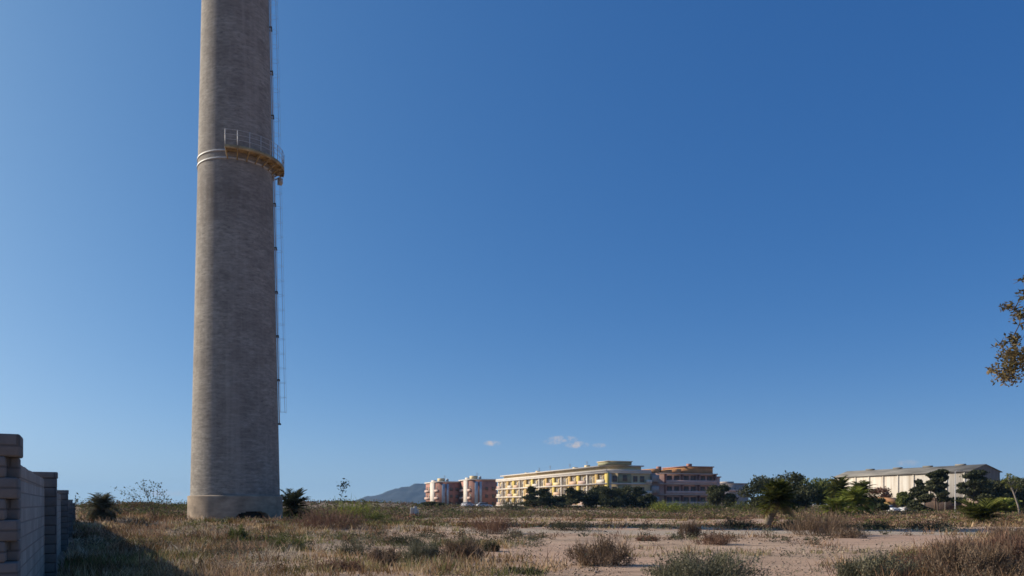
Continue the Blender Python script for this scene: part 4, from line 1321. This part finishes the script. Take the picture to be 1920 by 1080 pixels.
def patch(k):
    seeds = (501, 511, 521, 531)
    def f(x, z):
        n = [fbm(x / 2.6, z / 3.4, q, 3) for q in seeds]
        best = np.argmax(np.array(n), 0)
        mix = .80 * (best == k) + .10
        return veg_density(x, z) * mix
    return f
grass('dry_grass', 52000, 14, 170, 201, M['dry'], patch(0), 9, .07, .42, .015, 'tawny dry grass covering the waste ground')
grass('reddish_grass', 46000, 14, 170, 202, M['red'], patch(1), 9, .10, .52, .015, 'reddish brown dry grass covering the waste ground')
grass('olive_grass', 46000, 14, 170, 203, M['olv'], patch(2), 9, .06, .34, .017, 'olive half dry grass covering the waste ground')
grass('pale_grass', 40000, 14, 170, 204, M['pale'], patch(3), 8, .06, .38, .013, 'bleached dry grass covering the waste ground')
def green_d(x, z):
    n = fbm(x / 4.0, z / 2.6, 131, 3)
    left = np.clip((-5 - x) / 3, 0, 1) * np.clip((n - .45) * 6, 0, 1)
    mid = np.clip((1.5 - x) / 3, 0, 1) * np.clip((40 - z) / 8, 0, 1) * np.clip((n - .58) * 6, 0, 1)
    farr = np.clip((z - 62) / 20, 0, 1) * np.clip((n - .58) * 6, 0, 1)
    return np.clip(left * .8 + mid * .7 + farr * .6, 0, 1)
print('green', grass('green_weeds', 26000, 14, 170, 211, M['grn'], green_d, 8, .08, .34, .022, 'green weeds growing among the dry grass'))
def brush_d(x, z):
    rx = np.interp(z, [15, 18, 26, 45, 60], [7.0, 8.4, 13.6, 28, 42])
    return np.clip((x - rx) / 2.0, 0, 1) * (fbm(x / 2, z / 2, 141, 3) > .46)
print('brush', grass('dry_brush', 4500, 15, 60, 221, M['shrub_brown'], brush_d, 16, .2, .58, .012, 'tall dry brush filling the right foreground', .75))

def scrub(name, nc, z0, z1, seed, mat, dens, per, w, h, ls, label):
    x, z, g = scatter(nc, z0, z1, 3, seed, 'log')
    keep = (g.random(nc) < dens(x, z)) & wall_side(x, z) & (np.hypot(x - CX, z - CY) > 4.2)
    x, z = x[keep], z[keep]; n = len(x)
    sc = .5 + 1.0 * g.random(n) ** 1.5
    t0 = np.clip(.45 + .35 * (fbm(x / 5, z / 5, seed, 2) - .5) * 2 + g.normal(size=n) * .15, 0, 1)
    k = np.repeat(np.arange(n), per); m = len(k)
    d = g.normal(size=(m, 3)); d /= np.linalg.norm(d, axis=1, keepdims=True); d[:, 2] = np.abs(d[:, 2])
    r = g.random(m)[:, None] ** .45
    p = d * r * np.array([w, w, h])[None] * sc[k][:, None]
    px = x[k] + p[:, 0]; pz = z[k] + p[:, 1]
    P = np.column_stack((px, pz, ground_h(px, pz) + p[:, 2] + .01))
    size = np.maximum(ls, z[k] * .0022)
    v, f, c, t = leaves(P, 1.0, seed + 1, .5, .2, np.clip(t0[k] + g.normal(size=m) * .14, 0, 1))
    ctr = np.repeat(P, 4, 0); v = ctr + (v - ctr) * np.repeat(size, 4)[:, None]
    tag(mesh_np(name, v, f, c, mat, None, t), label, kind='stuff')
def scrub_near(x, z):
    n = fbm(x / 3.0, z / 3.0, 151, 3)
    a = np.clip((2.0 + (n - .5) * 6 - x) / 2.5, 0, 1) * np.clip((44 - z) / 6, 0, 1) * np.clip((n - .47) * 6, 0, 1)
    b = np.clip((n - .62) * 5, 0, .25)
    return np.maximum(a * .8, b)
def scrub_mid(x, z):
    n = fbm(x / 14.0, z / 4.5, 161, 3)
    b = np.clip((z - 50) / 5, 0, 1) * np.clip((n - .47) * 9, 0, 1)
    band = np.exp(-((z - 57) / 7.0) ** 2) * (x < -1.0) * (x > -18) * .8
    return np.maximum(b * .8, band * np.clip((n - .3) * 4, 0, 1))
def scrub_far(x, z):
    n = fbm(x / 40.0, z / 14.0, 171, 3)
    return np.maximum(np.clip((z - 85) / 30, 0, 1) * np.clip((n - .42) * 7, 0, 1), .9 * (x < -16) * (z > 60) * np.clip((n - .3) * 6, 0, 1))
scrub('low_scrub', 2600, 14, 60, 401, M['shrub_grey'], scrub_near, 70, .46, .40, .035, 'grey green low scrub among the dry grass')
scrub('low_scrub', 1500, 14, 60, 402, M['shrub_brown'], scrub_near, 70, .48, .44, .035, 'brown low scrub among the dry grass')
scrub('low_scrub', 1300, 14, 60, 407, M['shrub_dark'], scrub_near, 60, .36, .30, .035, 'dark low scrub among the dry grass')
scrub('low_scrub', 7000, 46, 115, 403, M['shrub_red'], scrub_mid, 34, .75, .34, .06, 'reddish brown low scrub behind the pale track')
scrub('low_scrub', 5200, 46, 115, 404, M['shrub_green'], scrub_mid, 30, .7, .32, .06, 'olive low scrub behind the pale track')
scrub('low_scrub', 1700, 14, 60, 408, M['shrub_grey'], brush_d, 110, .42, .50, .03, 'grey green low brush in the right foreground')
scrub('low_scrub', 1900, 14, 60, 409, M['shrub_brown'], brush_d, 110, .42, .56, .03, 'brown low brush in the right foreground')
scrub('low_scrub', 1500, 14, 60, 410, M['shrub_red'], brush_d, 110, .38, .50, .03, 'reddish low brush in the right foreground')
def scrub_mound(x, z):
    return (x < -15) * (x > -75) * np.clip((fbm(x / 5, z / 5, 181, 3) - .3) * 5, 0, 1) * 1.0
scrub('low_scrub', 9000, 60, 118, 411, M['shrub_green'], scrub_mound, 26, .8, .42, .08, 'olive low scrub on the mound left of the chimney')
scrub('low_scrub', 7000, 60, 118, 412, M['shrub_brown'], scrub_mound, 26, .8, .42, .08, 'brown low scrub on the mound left of the chimney')
scrub('far_scrub', 18000, 62, 340, 405, M['shrub_brown'], scrub_far, 16, 1.7, .75, .2, 'brown far scrub on the open ground')
scrub('far_scrub', 11000, 62, 340, 406, M['shrub_green'], scrub_far, 16, 1.8, .8, .2, 'olive far scrub on the open ground')
def gravel():
    n = 5200
    x, z, g = scatter(n * 2, 14, 60, 3, 301, 'log')
    k = (veg_density(x, z) < .5) & wall_side(x, z)
    x, z = x[k][:n], z[k][:n]; n = len(x)
    s = .014 + .04 * g.random(n) ** 5
    oct_ = np.array([(1, 0, 0), (0, 1, 0), (-1, 0, 0), (0, -1, 0), (0, 0, .7), (0, 0, -.7)], float)
    v = oct_[None] * s[:, None, None] * (.6 + .8 * g.random((n, 6, 1)))
    a = g.random(n) * 6.28; ca, sa = np.cos(a)[:, None], np.sin(a)[:, None]
    v = np.stack((v[..., 0] * ca - v[..., 1] * sa, v[..., 0] * sa + v[..., 1] * ca, v[..., 2]), -1)
    v += np.stack((x, z, ground_h(x, z) + s * .3), -1)[:, None]
    fo = np.array([0, 1, 4, 1, 2, 4, 2, 3, 4, 3, 0, 4, 1, 0, 5, 2, 1, 5, 3, 2, 5, 0, 3, 5])
    f = (np.arange(n)[:, None] * 6 + fo[None]).ravel()
    o = mesh_np('gravel', v.reshape(-1, 3), f, np.full(n * 8, 3), plain('stone', (.34, .26, .20), .95, .4, 3))
    tag(o, 'loose stones scattered over the bare dirt', kind='stuff')
gravel()

# ------------------------------------------------------------------ haze: one closed box of thin air
def haze():
    m, t, o = new_mat('thin_air')
    v = nd(t, 'ShaderNodeVolumePrincipled')
    v.inputs['Color'].default_value = (.34, .62, 1.0, 1)
    v.inputs['Density'].default_value = HAZE
    v.inputs['Anisotropy'].default_value = .2
    t.links.new(v.outputs[0], o.inputs['Volume'])
    ob = MB().box(-5400, 5400, -5400, 5400, -8, 130).build('haze', m)
    tag(ob, kind='stuff')
HAZE = 8e-5
haze()
